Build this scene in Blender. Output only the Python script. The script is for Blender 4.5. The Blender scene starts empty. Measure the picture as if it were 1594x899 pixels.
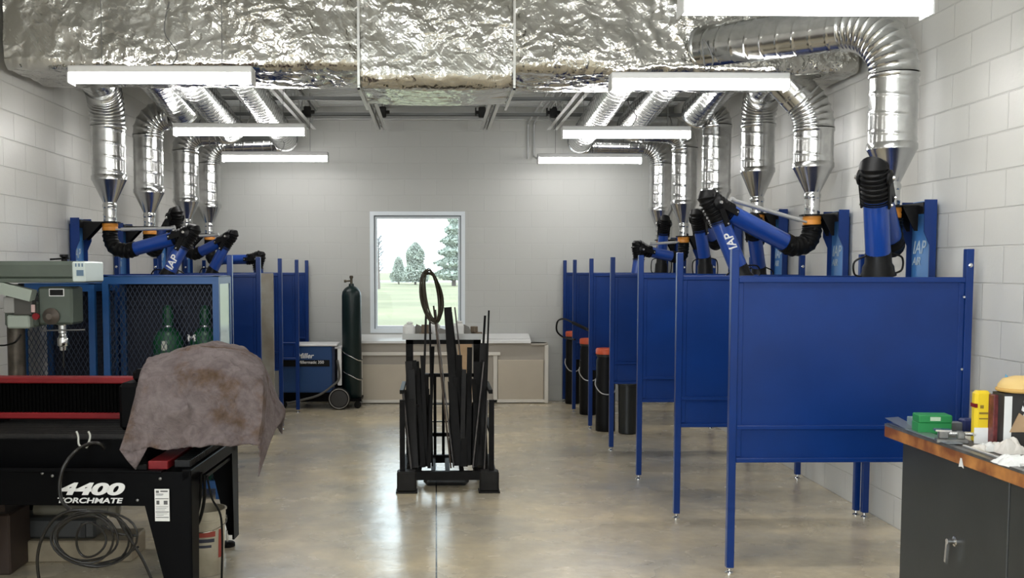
import bpy, math, random
import numpy as np
from mathutils import Vector, Matrix, noise as mnoise
random.seed(7)
S = bpy.context.scene
COL = S.collection
PI = math.pi

# ------------------------------------------------------------------ camera
F, CX, CY, PITCH, YAW, EYE = 1607.04, 706.48, 523.71, 0.0654, 0.0172, 1.7044
cam = bpy.data.cameras.new('camera'); co = bpy.data.objects.new('camera', cam); COL.objects.link(co)
co.matrix_world = Matrix.Translation((0, 0, EYE)) @ Matrix.Rotation(-YAW, 4, 'Z') @ Matrix.Rotation(PI/2-PITCH, 4, 'X')
cam.sensor_width = 36; cam.lens = 36*F/1594
cam.shift_x = (797-CX)/1594; cam.shift_y = (CY-449.5)/1594
cam.clip_end = 2000
S.camera = co

def at(px, py, Y=None, X=None, Z=None):
    """point of the room seen at a pixel of the photograph, on the plane Y, X or Z"""
    a = (px-CX)/F; b = -(py-CY)/F
    yf = math.cos(PITCH)+b*math.sin(PITCH); z = -math.sin(PITCH)+b*math.cos(PITCH)
    r = Vector((a*math.cos(YAW)+yf*math.sin(YAW), -a*math.sin(YAW)+yf*math.cos(YAW), z))
    t = Y/r.y if Y is not None else X/r.x if X is not None else (Z-EYE)/r.z
    return r*t + Vector((0, 0, EYE))

# ------------------------------------------------------------------ light and exposure
LAMP = 33.0          # emission of the lamp lenses
SKY = 5.0            # overcast sky
ADDED_DAY = 400.0         # daylight lamp added behind the camera, at an assumed door in the left wall
S.view_settings.view_transform = 'Standard'; S.view_settings.look = 'None'
S.view_settings.gamma = 1.0; S.view_settings.use_curve_mapping = False
S.view_settings.exposure = 0.0
w = bpy.data.worlds.new('world'); S.world = w; w.use_nodes = True
bg = w.node_tree.nodes['Background']; bg.inputs[0].default_value = (0.80, 0.91, 1.0, 1); bg.inputs[1].default_value = SKY
S.cycles.use_denoising = True
S.cycles.max_bounces = 8; S.cycles.diffuse_bounces = 4; S.cycles.glossy_bounces = 4
S.cycles.transparent_max_bounces = 12
S.cycles.sample_clamp_indirect = 6
al = bpy.data.lights.new('added_daylight', 'AREA'); al.shape = 'RECTANGLE'; al.size = 3.4; al.size_y = 2.8
al.energy = ADDED_DAY; al.color = (0.86, 0.93, 1.0)
ao = bpy.data.objects.new('added_daylight', al); COL.objects.link(ao)
ao.location = (-3.06, -2.6, 1.55); ao.rotation_euler = (PI/2, 0, -PI/2)

# ------------------------------------------------------------------ materials
MATS = {}
def newmat(name):
    m = bpy.data.materials.new(name); m.use_nodes = True
    nt = m.node_tree; return m, nt, nt.nodes['Principled BSDF'], nt.nodes.new, nt.links.new
def mat(name, col, rough=0.5, metal=0.0, var=0.0, scale=8.0, bump=0.0, bscale=60.0, spec=0.5, col2=None, coat=0.0, emit=0.0):
    if name in MATS: return MATS[name]
    m, nt, b, N, L = newmat(name)
    c = (*col, 1)
    b.inputs['Base Color'].default_value = c; b.inputs['Roughness'].default_value = rough
    b.inputs['Metallic'].default_value = metal; b.inputs['Specular IOR Level'].default_value = spec
    b.inputs['Coat Weight'].default_value = coat; b.inputs['Coat Roughness'].default_value = 0.1
    if emit:
        b.inputs['Emission Color'].default_value = c; b.inputs['Emission Strength'].default_value = emit
    tc = N('ShaderNodeTexCoord')
    if var or col2:
        n = N('ShaderNodeTexNoise'); n.inputs['Scale'].default_value = scale; n.inputs['Detail'].default_value = 6
        L(tc.outputs['Object'], n.inputs['Vector'])
        r = N('ShaderNodeValToRGB'); L(n.outputs['Fac'], r.inputs['Fac'])
        r.color_ramp.elements[0].position = 0.35; r.color_ramp.elements[1].position = 0.68
        lo = col2 if col2 else tuple(x*(1-var) for x in col)
        hi = tuple(min(1, x*(1+var*0.6)) for x in col)
        r.color_ramp.elements[0].color = (*lo, 1); r.color_ramp.elements[1].color = (*hi, 1)
        L(r.outputs['Color'], b.inputs['Base Color'])
    if bump:
        n2 = N('ShaderNodeTexNoise'); n2.inputs['Scale'].default_value = bscale; n2.inputs['Detail'].default_value = 4
        L(tc.outputs['Object'], n2.inputs['Vector'])
        bp = N('ShaderNodeBump'); bp.inputs['Strength'].default_value = bump; bp.inputs['Distance'].default_value = 0.004
        L(n2.outputs['Fac'], bp.inputs['Height']); L(bp.outputs['Normal'], b.inputs['Normal'])
    MATS[name] = m
    return m

def block_wall(name, axis, col, depth=0.7):
    m, nt, b, N, L = newmat(name)
    g = N('ShaderNodeNewGeometry'); sp = N('ShaderNodeSeparateXYZ'); cb = N('ShaderNodeCombineXYZ')
    L(g.outputs['Position'], sp.inputs[0]); L(sp.outputs[axis], cb.inputs[0]); L(sp.outputs['Z'], cb.inputs[1])
    br = N('ShaderNodeTexBrick'); L(cb.outputs[0], br.inputs['Vector'])
    br.offset = 0.5; br.inputs['Scale'].default_value = 1.0
    br.inputs['Brick Width'].default_value = 0.4064; br.inputs['Row Height'].default_value = 0.2032
    br.inputs['Mortar Size'].default_value = 0.0055; br.inputs['Mortar Smooth'].default_value = 0.6
    br.inputs['Bias'].default_value = 0.0
    br.inputs['Color1'].default_value = (*[x*1.012 for x in col], 1); br.inputs['Color2'].default_value = (*[x*0.99 for x in col], 1)
    br.inputs['Mortar'].default_value = (*[x*(0.97 if depth < .5 else 0.94) for x in col], 1)
    L(br.outputs['Color'], b.inputs['Base Color'])
    b.inputs['Roughness'].default_value = 0.38
    n = N('ShaderNodeTexNoise'); n.inputs['Scale'].default_value = 45; n.inputs['Detail'].default_value = 5
    L(g.outputs['Position'], n.inputs['Vector'])
    ma = N('ShaderNodeMath'); ma.operation = 'MULTIPLY_ADD'; ma.inputs[1].default_value = -1.0
    mb = N('ShaderNodeMath'); mb.operation = 'MULTIPLY'; mb.inputs[1].default_value = 0.22
    L(n.outputs['Fac'], mb.inputs[0]); L(br.outputs['Fac'], ma.inputs[0]); L(mb.outputs[0], ma.inputs[2])
    bp = N('ShaderNodeBump'); bp.inputs['Strength'].default_value = depth; bp.inputs['Distance'].default_value = 0.006
    L(ma.outputs[0], bp.inputs['Height']); L(bp.outputs['Normal'], b.inputs['Normal'])
    return m

def floor_mat():
    m, nt, b, N, L = newmat('polished_concrete')
    g = N('ShaderNodeNewGeometry')
    n1 = N('ShaderNodeTexNoise'); n1.inputs['Scale'].default_value = 0.8; n1.inputs['Detail'].default_value = 9; n1.inputs['Roughness'].default_value = 0.62
    mp = N('ShaderNodeMapping'); mp.inputs['Scale'].default_value = (1.0, 1.0, 1.0)
    L(g.outputs['Position'], mp.inputs[0]); L(mp.outputs[0], n1.inputs['Vector'])
    r = N('ShaderNodeValToRGB'); e = r.color_ramp.elements
    e[0].position = 0.3; e[0].color = (0.43, 0.41, 0.36, 1); e[1].position = 0.68; e[1].color = (0.84, 0.69, 0.44, 1)
    L(n1.outputs['Fac'], r.inputs['Fac'])
    n3 = N('ShaderNodeTexNoise'); n3.inputs['Scale'].default_value = 4.5; n3.inputs['Detail'].default_value = 8; n3.inputs['Roughness'].default_value = 0.7
    L(g.outputs['Position'], n3.inputs['Vector'])
    r3 = N('ShaderNodeValToRGB'); r3.color_ramp.elements[0].position = 0.28; r3.color_ramp.elements[0].color = (0.62, 0.64, 0.67, 1)
    r3.color_ramp.elements[1].position = 0.66; r3.color_ramp.elements[1].color = (1, 1, 1, 1)
    L(n3.outputs['Fac'], r3.inputs['Fac'])
    mx = N('ShaderNodeMix'); mx.data_type = 'RGBA'; mx.blend_type = 'MULTIPLY'; mx.inputs[0].default_value = 0.75
    L(r.outputs['Color'], mx.inputs[6]); L(r3.outputs['Color'], mx.inputs[7])
    # sawn control joint running down the middle of the slab, and one across
    sp = N('ShaderNodeSeparateXYZ'); L(g.outputs['Position'], sp.inputs[0])
    ab = N('ShaderNodeMath'); ab.operation = 'ABSOLUTE'; L(sp.outputs['X'], ab.inputs[0])
    lt = N('ShaderNodeMath'); lt.operation = 'LESS_THAN'; lt.inputs[1].default_value = 0.0045; L(ab.outputs[0], lt.inputs[0])
    mj = N('ShaderNodeMix'); mj.data_type = 'RGBA'; L(lt.outputs[0], mj.inputs[0]); L(mx.outputs[2], mj.inputs[6]); mj.inputs[7].default_value = (0.03, 0.027, 0.02, 1)
    L(mj.outputs[2], b.inputs['Base Color'])
    n2 = N('ShaderNodeTexNoise'); n2.inputs['Scale'].default_value = 3.0; n2.inputs['Detail'].default_value = 6
    L(g.outputs['Position'], n2.inputs['Vector'])
    mr = N('ShaderNodeMapRange'); mr.inputs['To Min'].default_value = 0.16; mr.inputs['To Max'].default_value = 0.36
    L(n2.outputs['Fac'], mr.inputs['Value']); L(mr.outputs[0], b.inputs['Roughness'])
    b.inputs['Specular IOR Level'].default_value = 0.6; b.inputs['Coat Weight'].default_value = 0.5; b.inputs['Coat Roughness'].default_value = 0.24
    n4 = N('ShaderNodeTexNoise'); n4.inputs['Scale'].default_value = 9.0; n4.inputs['Detail'].default_value = 3
    L(g.outputs['Position'], n4.inputs['Vector'])
    ml = N('ShaderNodeMath'); ml.operation = 'MULTIPLY_ADD'; ml.inputs[1].default_value = -2.0; L(lt.outputs[0], ml.inputs[0]); L(n4.outputs['Fac'], ml.inputs[2])
    bp = N('ShaderNodeBump'); bp.inputs['Strength'].default_value = 0.35; bp.inputs['Distance'].default_value = 0.006; L(bp.outputs['Normal'], b.inputs['Coat Normal'])
    L(ml.outputs[0], bp.inputs['Height']); L(bp.outputs['Normal'], b.inputs['Normal'])
    return m

def foil_mat():
    m, nt, b, N, L = newmat('foil_wrap')
    b.inputs['Base Color'].default_value = (0.54, 0.53, 0.495, 1); b.inputs['Metallic'].default_value = 1.0
    b.inputs['Roughness'].default_value = 0.17
    g = N('ShaderNodeNewGeometry')
    nz = N('ShaderNodeTexNoise'); nz.inputs['Scale'].default_value = 5; nz.inputs['Detail'].default_value = 4; L(g.outputs['Position'], nz.inputs['Vector'])
    wp = N('ShaderNodeMix'); wp.data_type = 'RGBA'; wp.inputs[0].default_value = 0.22; L(g.outputs['Position'], wp.inputs[6]); L(nz.outputs['Color'], wp.inputs[7])
    def cells(scale, vec):
        n = N('ShaderNodeTexVoronoi'); n.feature = 'F1'; n.inputs['Scale'].default_value = scale; n.inputs['Randomness'].default_value = 1.0
        mp = N('ShaderNodeMapping'); mp.inputs['Scale'].default_value = vec; mp.inputs['Rotation'].default_value = (0.0, 0.5, 0.0)
        L(wp.outputs[2], mp.inputs[0]); L(mp.outputs[0], n.inputs['Vector']); return n
    n1 = cells(5.0, (1.4, 1.0, 0.7)); n2 = cells(13.0, (0.8, 1.0, 1.2)); n3 = cells(30.0, (1.0, 1.0, 1.0))
    msk = N('ShaderNodeTexNoise'); msk.inputs['Scale'].default_value = 1.6; L(g.outputs['Position'], msk.inputs['Vector'])
    mk = N('ShaderNodeMapRange'); mk.inputs['From Min'].default_value = 0.42; mk.inputs['From Max'].default_value = 0.62; mk.inputs['To Min'].default_value = 0.35; mk.inputs['To Max'].default_value = 1.0; L(msk.outputs['Fac'], mk.inputs['Value'])
    a3 = N('ShaderNodeMath'); a3.operation = 'MULTIPLY'; a3.inputs[1].default_value = 0.2; L(n3.outputs['Distance'], a3.inputs[0])
    a4 = N('ShaderNodeMath'); a4.operation = 'MULTIPLY_ADD'; a4.inputs[1].default_value = 0.55; L(n2.outputs['Distance'], a4.inputs[0]); L(a3.outputs[0], a4.inputs[2])
    a5 = N('ShaderNodeMath'); a5.operation = 'ADD'; L(n1.outputs['Distance'], a5.inputs[0]); L(a4.outputs[0], a5.inputs[1])
    a1 = N('ShaderNodeMath'); a1.operation = 'MULTIPLY'; L(a5.outputs[0], a1.inputs[0]); L(mk.outputs[0], a1.inputs[1])
    w1 = N('ShaderNodeTexWave'); w1.inputs['Scale'].default_value = 24; w1.bands_direction = 'DIAGONAL'; w1.inputs['Distortion'].default_value = 0.8
    L(g.outputs['Position'], w1.inputs['Vector'])
    a2 = N('ShaderNodeMath'); a2.operation = 'MULTIPLY_ADD'; a2.inputs[1].default_value = 0.007; L(w1.outputs['Fac'], a2.inputs[0]); L(a1.outputs[0], a2.inputs[2])
    bp = N('ShaderNodeBump'); bp.inputs['Strength'].default_value = 0.6; bp.inputs['Distance'].default_value = 0.05
    L(a2.outputs[0], bp.inputs['Height']); L(bp.outputs['Normal'], b.inputs['Normal'])
    return m

def blanket_mat():
    m, nt, b, N, L = newmat('stained_blanket')
    tc = N('ShaderNodeTexCoord')
    n = N('ShaderNodeTexNoise'); n.inputs['Scale'].default_value = 4.2; n.inputs['Detail'].default_value = 8; n.inputs['Roughness'].default_value = 0.65
    L(tc.outputs['Object'], n.inputs['Vector'])
    r = N('ShaderNodeValToRGB'); e = r.color_ramp.elements
    e[0].position = 0.30; e[0].color = (0.085, 0.055, 0.034, 1); e[1].position = 0.47; e[1].color = (0.150, 0.122, 0.121, 1)
    x = e.new(0.38); x.color = (0.118, 0.083, 0.066, 1)
    x = e.new(0.75); x.color = (0.205, 0.174, 0.173, 1)
    L(n.outputs['Fac'], r.inputs['Fac'])
    nm = N('ShaderNodeTexNoise'); nm.inputs['Scale'].default_value = 16; nm.inputs['Detail'].default_value = 8; nm.inputs['Distortion'].default_value = 1.5; L(tc.outputs['Object'], nm.inputs['Vector'])
    rm = N('ShaderNodeMapRange'); rm.inputs['From Min'].default_value = .3; rm.inputs['From Max'].default_value = .7; rm.inputs['To Min'].default_value = .86; rm.inputs['To Max'].default_value = 1.26; L(nm.outputs['Fac'], rm.inputs['Value'])
    mm = N('ShaderNodeVectorMath'); mm.operation = 'SCALE'; L(r.outputs['Color'], mm.inputs[0]); L(rm.outputs[0], mm.inputs['Scale']); L(mm.outputs[0], b.inputs['Base Color'])
    b.inputs['Roughness'].default_value = 0.95; b.inputs['Specular IOR Level'].default_value = 0.1
    n2 = N('ShaderNodeTexNoise'); n2.inputs['Scale'].default_value = 9; n2.inputs['Detail'].default_value = 9; n2.inputs['Roughness'].default_value = 0.62; n2.inputs['Distortion'].default_value = 1.2; L(tc.outputs['Object'], n2.inputs['Vector'])
    bp = N('ShaderNodeBump'); bp.inputs['Strength'].default_value = 0.8; bp.inputs['Distance'].default_value = 0.035
    L(n2.outputs['Fac'], bp.inputs['Height']); L(bp.outputs['Normal'], b.inputs['Normal'])
    return m

def glass_mat():
    m, nt, b, N, L = newmat('window_glass')
    nt.nodes.remove(b)
    o = nt.nodes['Material Output']; t = N('ShaderNodeBsdfTransparent'); t.inputs[0].default_value = (0.95, 0.98, 0.97, 1)
    gl = N('ShaderNodeBsdfGlossy'); gl.inputs['Roughness'].default_value = 0.02
    fr = N('ShaderNodeFresnel'); fr.inputs[0].default_value = 1.45
    mx = N('ShaderNodeMixShader'); L(fr.outputs[0], mx.inputs[0]); L(t.outputs[0], mx.inputs[1]); L(gl.outputs[0], mx.inputs[2]); L(mx.outputs[0], o.inputs[0])
    return m

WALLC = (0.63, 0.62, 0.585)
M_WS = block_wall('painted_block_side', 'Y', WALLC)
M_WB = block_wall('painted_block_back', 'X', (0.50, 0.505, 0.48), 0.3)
M_FLOOR = floor_mat(); M_FOIL = foil_mat(); M_BLANKET = blanket_mat(); M_GLASS = glass_mat()
GALV = mat('galvanized', (0.60, 0.605, 0.60), 0.19, 1.0, var=0.12, scale=14, bump=0.035, bscale=12)
GALVD = mat('galvanized_cone', (0.55, 0.555, 0.55), 0.2, 1.0, var=0.1, scale=10)
BLUE = mat('blue_enamel', (0.0035, 0.030, 0.165), 0.33, 0.0, spec=0.35, var=0.12, scale=3, bump=0.05, bscale=30)
BLUEB = mat('bright_blue_tube', (0.009, 0.055, 0.30), 0.3, 0.0, coat=0.4)
BLUE_LIT = mat('mount_blue_lit', (0.05, 0.19, 0.48), 0.3)  # lighter blue holds the daylight reflected by the mount plates
BLACK = mat('black_plastic', (0.005, 0.005, 0.0055), 0.42, spec=0.2)
BLACKM = mat('black_steel', (0.005, 0.0045, 0.0045), 0.5, 0.0, spec=0.12, var=0.4, scale=20, bump=0.1)
BLACKP = mat('black_powder_coat', (0.0022, 0.0022, 0.0026), 0.4, spec=0.05)
RUBBER = mat('black_rubber', (0.005, 0.005, 0.005), 0.5, spec=0.15)
ORANGE = mat('orange_collar', (0.62, 0.24, 0.03), 0.45)
CHROME = mat('bright_steel', (0.72, 0.72, 0.72), 0.2, 1.0)
SILVER = mat('grey_strut', (0.60, 0.60, 0.60), 0.3, 0.6)
WHITE = mat('white_paint', (0.80, 0.80, 0.79), 0.4)
WHITEP = mat('paper_white', (0.78, 0.78, 0.76), 0.7, bump=0.2)
DECK = mat('painted_deck', (0.78, 0.80, 0.80), 0.45)
JOIST = mat('joist_paint', (0.62, 0.63, 0.62), 0.45)
DARK = mat('dark_clip', (0.01, 0.01, 0.01), 0.5)
RED = mat('red_paint', (0.20, 0.010, 0.013), 0.45, spec=.25, var=0.2, scale=5)
GREENM = mat('machine_green', (0.095, 0.118, 0.097), 0.42, var=0.15, scale=4)
GREENL = mat('machine_green_pale', (0.36, 0.41, 0.36), 0.4)
BEIGE = mat('beige_board', (0.56, 0.50, 0.40), 0.6, var=0.06, scale=2)
BEIGEP = mat('pale_board_edge', (0.74, 0.71, 0.64), 0.6)
GREYB = mat('grey_board', (0.33, 0.31, 0.27), 0.6, var=0.25, scale=4)
TANKG = mat('tank_dark_green', (0.006, 0.017, 0.017), 0.35, spec=.35, var=0.2, scale=3)
TANKC = mat('tank_green', (0.010, 0.085, 0.032), 0.35)
WBLUE = mat('welder_blue', (0.009, 0.05, 0.165), 0.4)
GREYC = mat('bench_grey_steel', (0.028, 0.030, 0.029), 0.42, var=0.15, scale=4, bump=0.05)
WOOD = mat('bench_wood', (0.55, 0.235, 0.062), 0.5, scale=9, col2=(0.20, 0.06, 0.018), bump=0.2, bscale=30)
BTOP = mat('bench_top_dirty', (0.085, 0.075, 0.065), 0.5, var=0.4, scale=14, bump=0.3)
CARD = mat('cardboard', (0.45, 0.30, 0.17), 0.75, var=0.1)
LENS = mat('lamp_lens', (1.0, 0.985, 0.96), 0.5, emit=LAMP)

# ------------------------------------------------------------------ mesh helpers
class MB:
    def __init__(s): s.v = []; s.f = []; s.m = []; s.sm = []
    def add(s, vs, fs, mi=0, smooth=False):
        o = len(s.v); s.v += [tuple(v) for v in vs]
        for f in fs: s.f.append([i+o for i in f]); s.m.append(mi); s.sm.append(smooth)
        return s
    def box(s, a, b, mi=0, M=None, bev=0.0):
        x0, x1 = sorted((a[0], b[0])); y0, y1 = sorted((a[1], b[1])); z0, z1 = sorted((a[2], b[2]))
        if bev > 0:
            d = min(bev, (x1-x0)*.45, (y1-y0)*.45, (z1-z0)*.45)
            vs = []; ids = {}
            for i, x in enumerate((x0, x1)):
                for j, y in enumerate((y0, y1)):
                    for k, z in enumerate((z0, z1)):
                        sx, sy, sz = (1, -1)[i], (1, -1)[j], (1, -1)[k]
                        ids[i, j, k] = len(vs)
                        vs += [Vector((x, y+sy*d, z+sz*d)), Vector((x+sx*d, y, z+sz*d)), Vector((x+sx*d, y+sy*d, z))]
            fs = []
            g = lambda i, j, k, a: ids[i, j, k]+a
            for i in (0, 1):
                q = [g(i, 0, 0, 0), g(i, 1, 0, 0), g(i, 1, 1, 0), g(i, 0, 1, 0)]; fs.append(q if i else q[::-1])
                q = [g(0, i, 0, 1), g(0, i, 1, 1), g(1, i, 1, 1), g(1, i, 0, 1)]; fs.append(q if i else q[::-1])
                q = [g(0, 0, i, 2), g(1, 0, i, 2), g(1, 1, i, 2), g(0, 1, i, 2)]; fs.append(q if i else q[::-1])
            for i in (0, 1):
                for j in (0, 1):
                    q = [g(i, j, 0, 0), g(i, j, 1, 0), g(i, j, 1, 1), g(i, j, 0, 1)]; fs.append(q if i == j else q[::-1])
                    q = [g(i, 0, j, 0), g(i, 0, j, 2), g(i, 1, j, 2), g(i, 1, j, 0)]; fs.append(q if i == j else q[::-1])
                    q = [g(0, i, j, 1), g(1, i, j, 1), g(1, i, j, 2), g(0, i, j, 2)]; fs.append(q if i == j else q[::-1])
                    for k in (0, 1):
                        t = [g(i, j, k, 0), g(i, j, k, 1), g(i, j, k, 2)]; fs.append(t if (i+j+k) % 2 else t[::-1])
        else:
            vs = [Vector((x, y, z)) for x in (x0, x1) for y in (y0, y1) for z in (z0, z1)]
            fs = [(0, 1, 3, 2), (4, 6, 7, 5), (0, 4, 5, 1), (2, 3, 7, 6), (0, 2, 6, 4), (1, 5, 7, 3)]
        if M is not None: vs = [M @ v for v in vs]
        return s.add(vs, fs, mi)
    def ring_tube(s, centers, radii, n=24, mi=0, caps=True, smooth=True, rfun=None):
        c = [Vector(p) for p in centers]
        tang = []
        for i in range(len(c)):
            t = (c[min(i+1, len(c)-1)]-c[max(i-1, 0)])
            tang.append(t.normalized() if t.length > 1e-9 else (tang[-1] if tang else Vector((0, 0, 1))))
        ref = Vector((0, 0, 1)) if abs(tang[0].z) < 0.9 else Vector((1, 0, 0))
        u = tang[0].cross(ref).normalized(); vs = []
        for i in range(len(c)):
            if i: u = (u-tang[i]*u.dot(tang[i])).normalized()
            vv = tang[i].cross(u)
            for k in range(n):
                a = 2*PI*k/n; r = radii[i] if rfun is None else rfun(i, a)
                vs.append(c[i]+(u*math.cos(a)+vv*math.sin(a))*r)
        fs = [(i*n+k, i*n+(k+1) % n, (i+1)*n+(k+1) % n, (i+1)*n+k) for i in range(len(c)-1) for k in range(n)]
        s.add(vs, fs, mi, smooth)
        if caps:
            o = len(s.v)-len(vs)
            s.f.append([o+k for k in range(n)][::-1]); s.m.append(mi); s.sm.append(False)
            s.f.append([o+(len(c)-1)*n+k for k in range(n)]); s.m.append(mi); s.sm.append(False)
        return s
    def cyl(s, a, b, r, r2=None, n=20, mi=0, caps=True):
        return s.ring_tube([a, b], [r, r if r2 is None else r2], n, mi, caps)
    def tube(s, pts, r, n=8, mi=0, res=6):
        return s.ring_tube(curve(pts, res), [r]*(len(curve(pts, res))), n, mi)
    def lathe(s, c, prof, n=28, mi=0, axis=(0, 0, 1)):
        ax = Vector(axis).normalized()
        cs = [Vector(c)+ax*h for r, h in prof]
        ref = Vector((0, 0, 1)) if abs(ax.z) < 0.9 else Vector((1, 0, 0))
        u = ax.cross(ref).normalized(); vv = ax.cross(u); vs = []
        for (r, h), cc in zip(prof, cs):
            for k in range(n):
                a = 2*PI*k/n; vs.append(cc+(u*math.cos(a)+vv*math.sin(a))*max(r, 1e-4))
        m = len(prof)
        fs = [(i*n+k, i*n+(k+1) % n, (i+1)*n+(k+1) % n, (i+1)*n+k) for i in range(m-1) for k in range(n)]
        fs += [[k for k in range(n)][::-1], [(m-1)*n+k for k in range(n)]]
        return s.add(vs, fs, mi, True)
    def prism(s, poly, ext, mi=0):
        """poly: 3D points of one face, ext: extrusion vector"""
        p = [Vector(q) for q in poly]; e = Vector(ext); n = len(p)
        nr = sum(((p[i]-p[0]).cross(p[(i+1) % n]-p[0]) for i in range(1, n-1)), Vector())
        if nr.dot(e) > 0: p = p[::-1]
        fs = [list(range(n)), list(range(n, 2*n))[::-1]] + [(i, i+n, (i+1) % n+n, (i+1) % n) for i in range(n)]
        return s.add(p+[q+e for q in p], fs, mi)
    def bar(s, a, b, wd, th, up=(0, 1, 0), mi=0):
        a = Vector(a); b = Vector(b); t = (b-a).normalized(); x = t.cross(Vector(up))
        if x.length < 1e-4: x = t.cross(Vector((1, 0, 0)))
        x = x.normalized(); y = x.cross(t)
        c = [x*wd/2*i+y*th/2*j for i, j in ((-1, -1), (1, -1), (1, 1), (-1, 1))]
        return s.prism([a+q for q in c], b-a, mi)
    def grid(s, P, mi=0, smooth=True):
        n, m = len(P), len(P[0])
        return s.add([q for r in P for q in r], [(i*m+j, i*m+j+1, (i+1)*m+j+1, (i+1)*m+j) for i in range(n-1) for j in range(m-1)], mi, smooth)
    def build(s, name, mats, parent=None, label=None):
        me = bpy.data.meshes.new(name); me.from_pydata([tuple(v) for v in s.v], [], s.f)
        for m in (mats if isinstance(mats, (list, tuple)) else [mats]): me.materials.append(m)
        me.polygons.foreach_set('material_index', s.m); me.polygons.foreach_set('use_smooth', s.sm); me.update()
        if any(s.sm) and hasattr(me, 'set_sharp_from_angle'): me.set_sharp_from_angle(angle=math.radians(40))
        o = bpy.data.objects.new(name, me); COL.objects.link(o)
        if parent is not None: hang(o, parent)
        if label: o['label'] = label
        return o
def hang(o, parent):
    o.parent = parent
    p = parent; off = Vector()
    while p is not None: off += p.location; p = p.parent
    if parent.type == 'EMPTY': o.matrix_parent_inverse = Matrix.Translation(-off)
def curve(pts, res=6, ten=1.0):
    p = [Vector(q) for q in pts]
    if len(p) < 3: return p
    out = []
    for i in range(len(p)-1):
        a = p[max(i-1, 0)]; b = p[i]; c = p[i+1]; d = p[min(i+2, len(p)-1)]
        for k in range(res):
            t = k/res
            q = 0.5*((2*b)+(-a+c)*t+(2*a-5*b+4*c-d)*t*t+(-a+3*b-3*c+d)*t**3)
            out.append(q if ten == 1 else (b+(c-b)*t).lerp(q, ten))
    out.append(p[-1]); return out
def thing(name, label, cat, loc=(0, 0, 0), group=None):
    o = bpy.data.objects.new(name, None); COL.objects.link(o); o.location = loc; o.empty_display_size = 0.1
    return tag(o, label, cat, group)
def tag(o, label, cat, group=None):
    o['label'] = label; o['category'] = cat
    if group: o['group'] = group
    return o
def struct(name, mb, m, parent=None):
    o = mb.build(name, m, parent)
    if parent is None: o['kind'] = 'structure'
    return o
def text(body, size, loc, rot, m, name, parent, shear=0.0, sx=1.0, bold=0.0, ext=0.0008, M=None, align='LEFT'):
    c = bpy.data.curves.new(name, 'FONT'); c.body = body; c.size = size; c.shear = shear; c.offset = bold; c.extrude = ext
    c.align_x = align
    t = bpy.data.objects.new(name, c); COL.objects.link(t)
    dg = bpy.context.evaluated_depsgraph_get(); me = bpy.data.meshes.new_from_object(t.evaluated_get(dg))
    bpy.data.objects.remove(t)
    X = M if M is not None else (Matrix.Translation(loc) @ Matrix.Rotation(rot[2], 4, 'Z') @ Matrix.Rotation(rot[1], 4, 'Y') @ Matrix.Rotation(rot[0], 4, 'X'))
    me.transform(X @ Matrix.Diagonal((sx, 1, 1, 1)))
    me.materials.clear(); me.materials.append(m)
    o = bpy.data.objects.new(name, me); COL.objects.link(o)
    if parent is not None: hang(o, parent)
    return o
def frame_matrix(o, x, y):
    x = Vector(x).normalized(); z = x.cross(Vector(y)).normalized(); y = z.cross(x)
    m = Matrix((x, y, z)).transposed().to_4x4(); m.translation = Vector(o); return m

# ------------------------------------------------------------------ room shell
XL, XR, YB, YF, ZC = -3.10, 3.033, 13.27, -7.0, 3.76
W0, W1, WZ0, WZ1 = -0.845, 0.372, 0.885, 2.438
struct('floor', MB().box((XL-.2, YF-.2, -.12), (XR+.2, YB+.2, 0)), M_FLOOR)
b = MB(); b.box((XL-.2, -.85, 0), (XL, YB, ZC+.1)); b.box((XL-.2, YF, 0), (XL, -4.35, ZC+.1)); b.box((XL-.2, -4.35, 3.0), (XL, -.85, ZC+.1))
struct('wall_left', b, M_WS)
struct('wall_right', MB().box((XR, YF, 0), (XR+.2, YB, ZC+.1)), M_WS)
b = MB()
b.box((XL-.2, YB, 0), (W0, YB+.2, ZC+.1)); b.box((W1, YB, 0), (XR+.2, YB+.2, ZC+.1))
b.box((W0, YB, 0), (W1, YB+.2, WZ0)); b.box((W0, YB, WZ1), (W1, YB+.2, ZC+.1))
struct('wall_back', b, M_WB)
b = MB().box((XL-.2, YF-.2, 0), (XR+.2, YF, ZC+.1))
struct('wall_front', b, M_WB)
# corrugated deck: ribs run across the room
P0 = []; y = YF-.2
prof = []
while y < YB+.2:
    for dy, dz in ((0, 0), (.085, 0), (.1, .038), (.135, .038)): prof.append((y+dy, ZC+dz))
    y += .15
vs = [(x, yy, zz) for yy, zz in prof for x in (XL-.2, XR+.2)]
fs = [(2*i, 2*i+1, 2*i+3, 2*i+2) for i in range(len(prof)-1)]
b = MB().add(vs, fs); b.box((XL-.2, YF-.2, ZC+.06), (XR+.2, YB+.2, ZC+.12))
struct('ceiling', b, DECK)
b = MB().box((XL, YB-.09, 3.585), (XR, YB, 3.60)); b.box((XL, YB-.012, 3.60), (XR, YB, 3.69))
struct('trim_1', b, JOIST)
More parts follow.
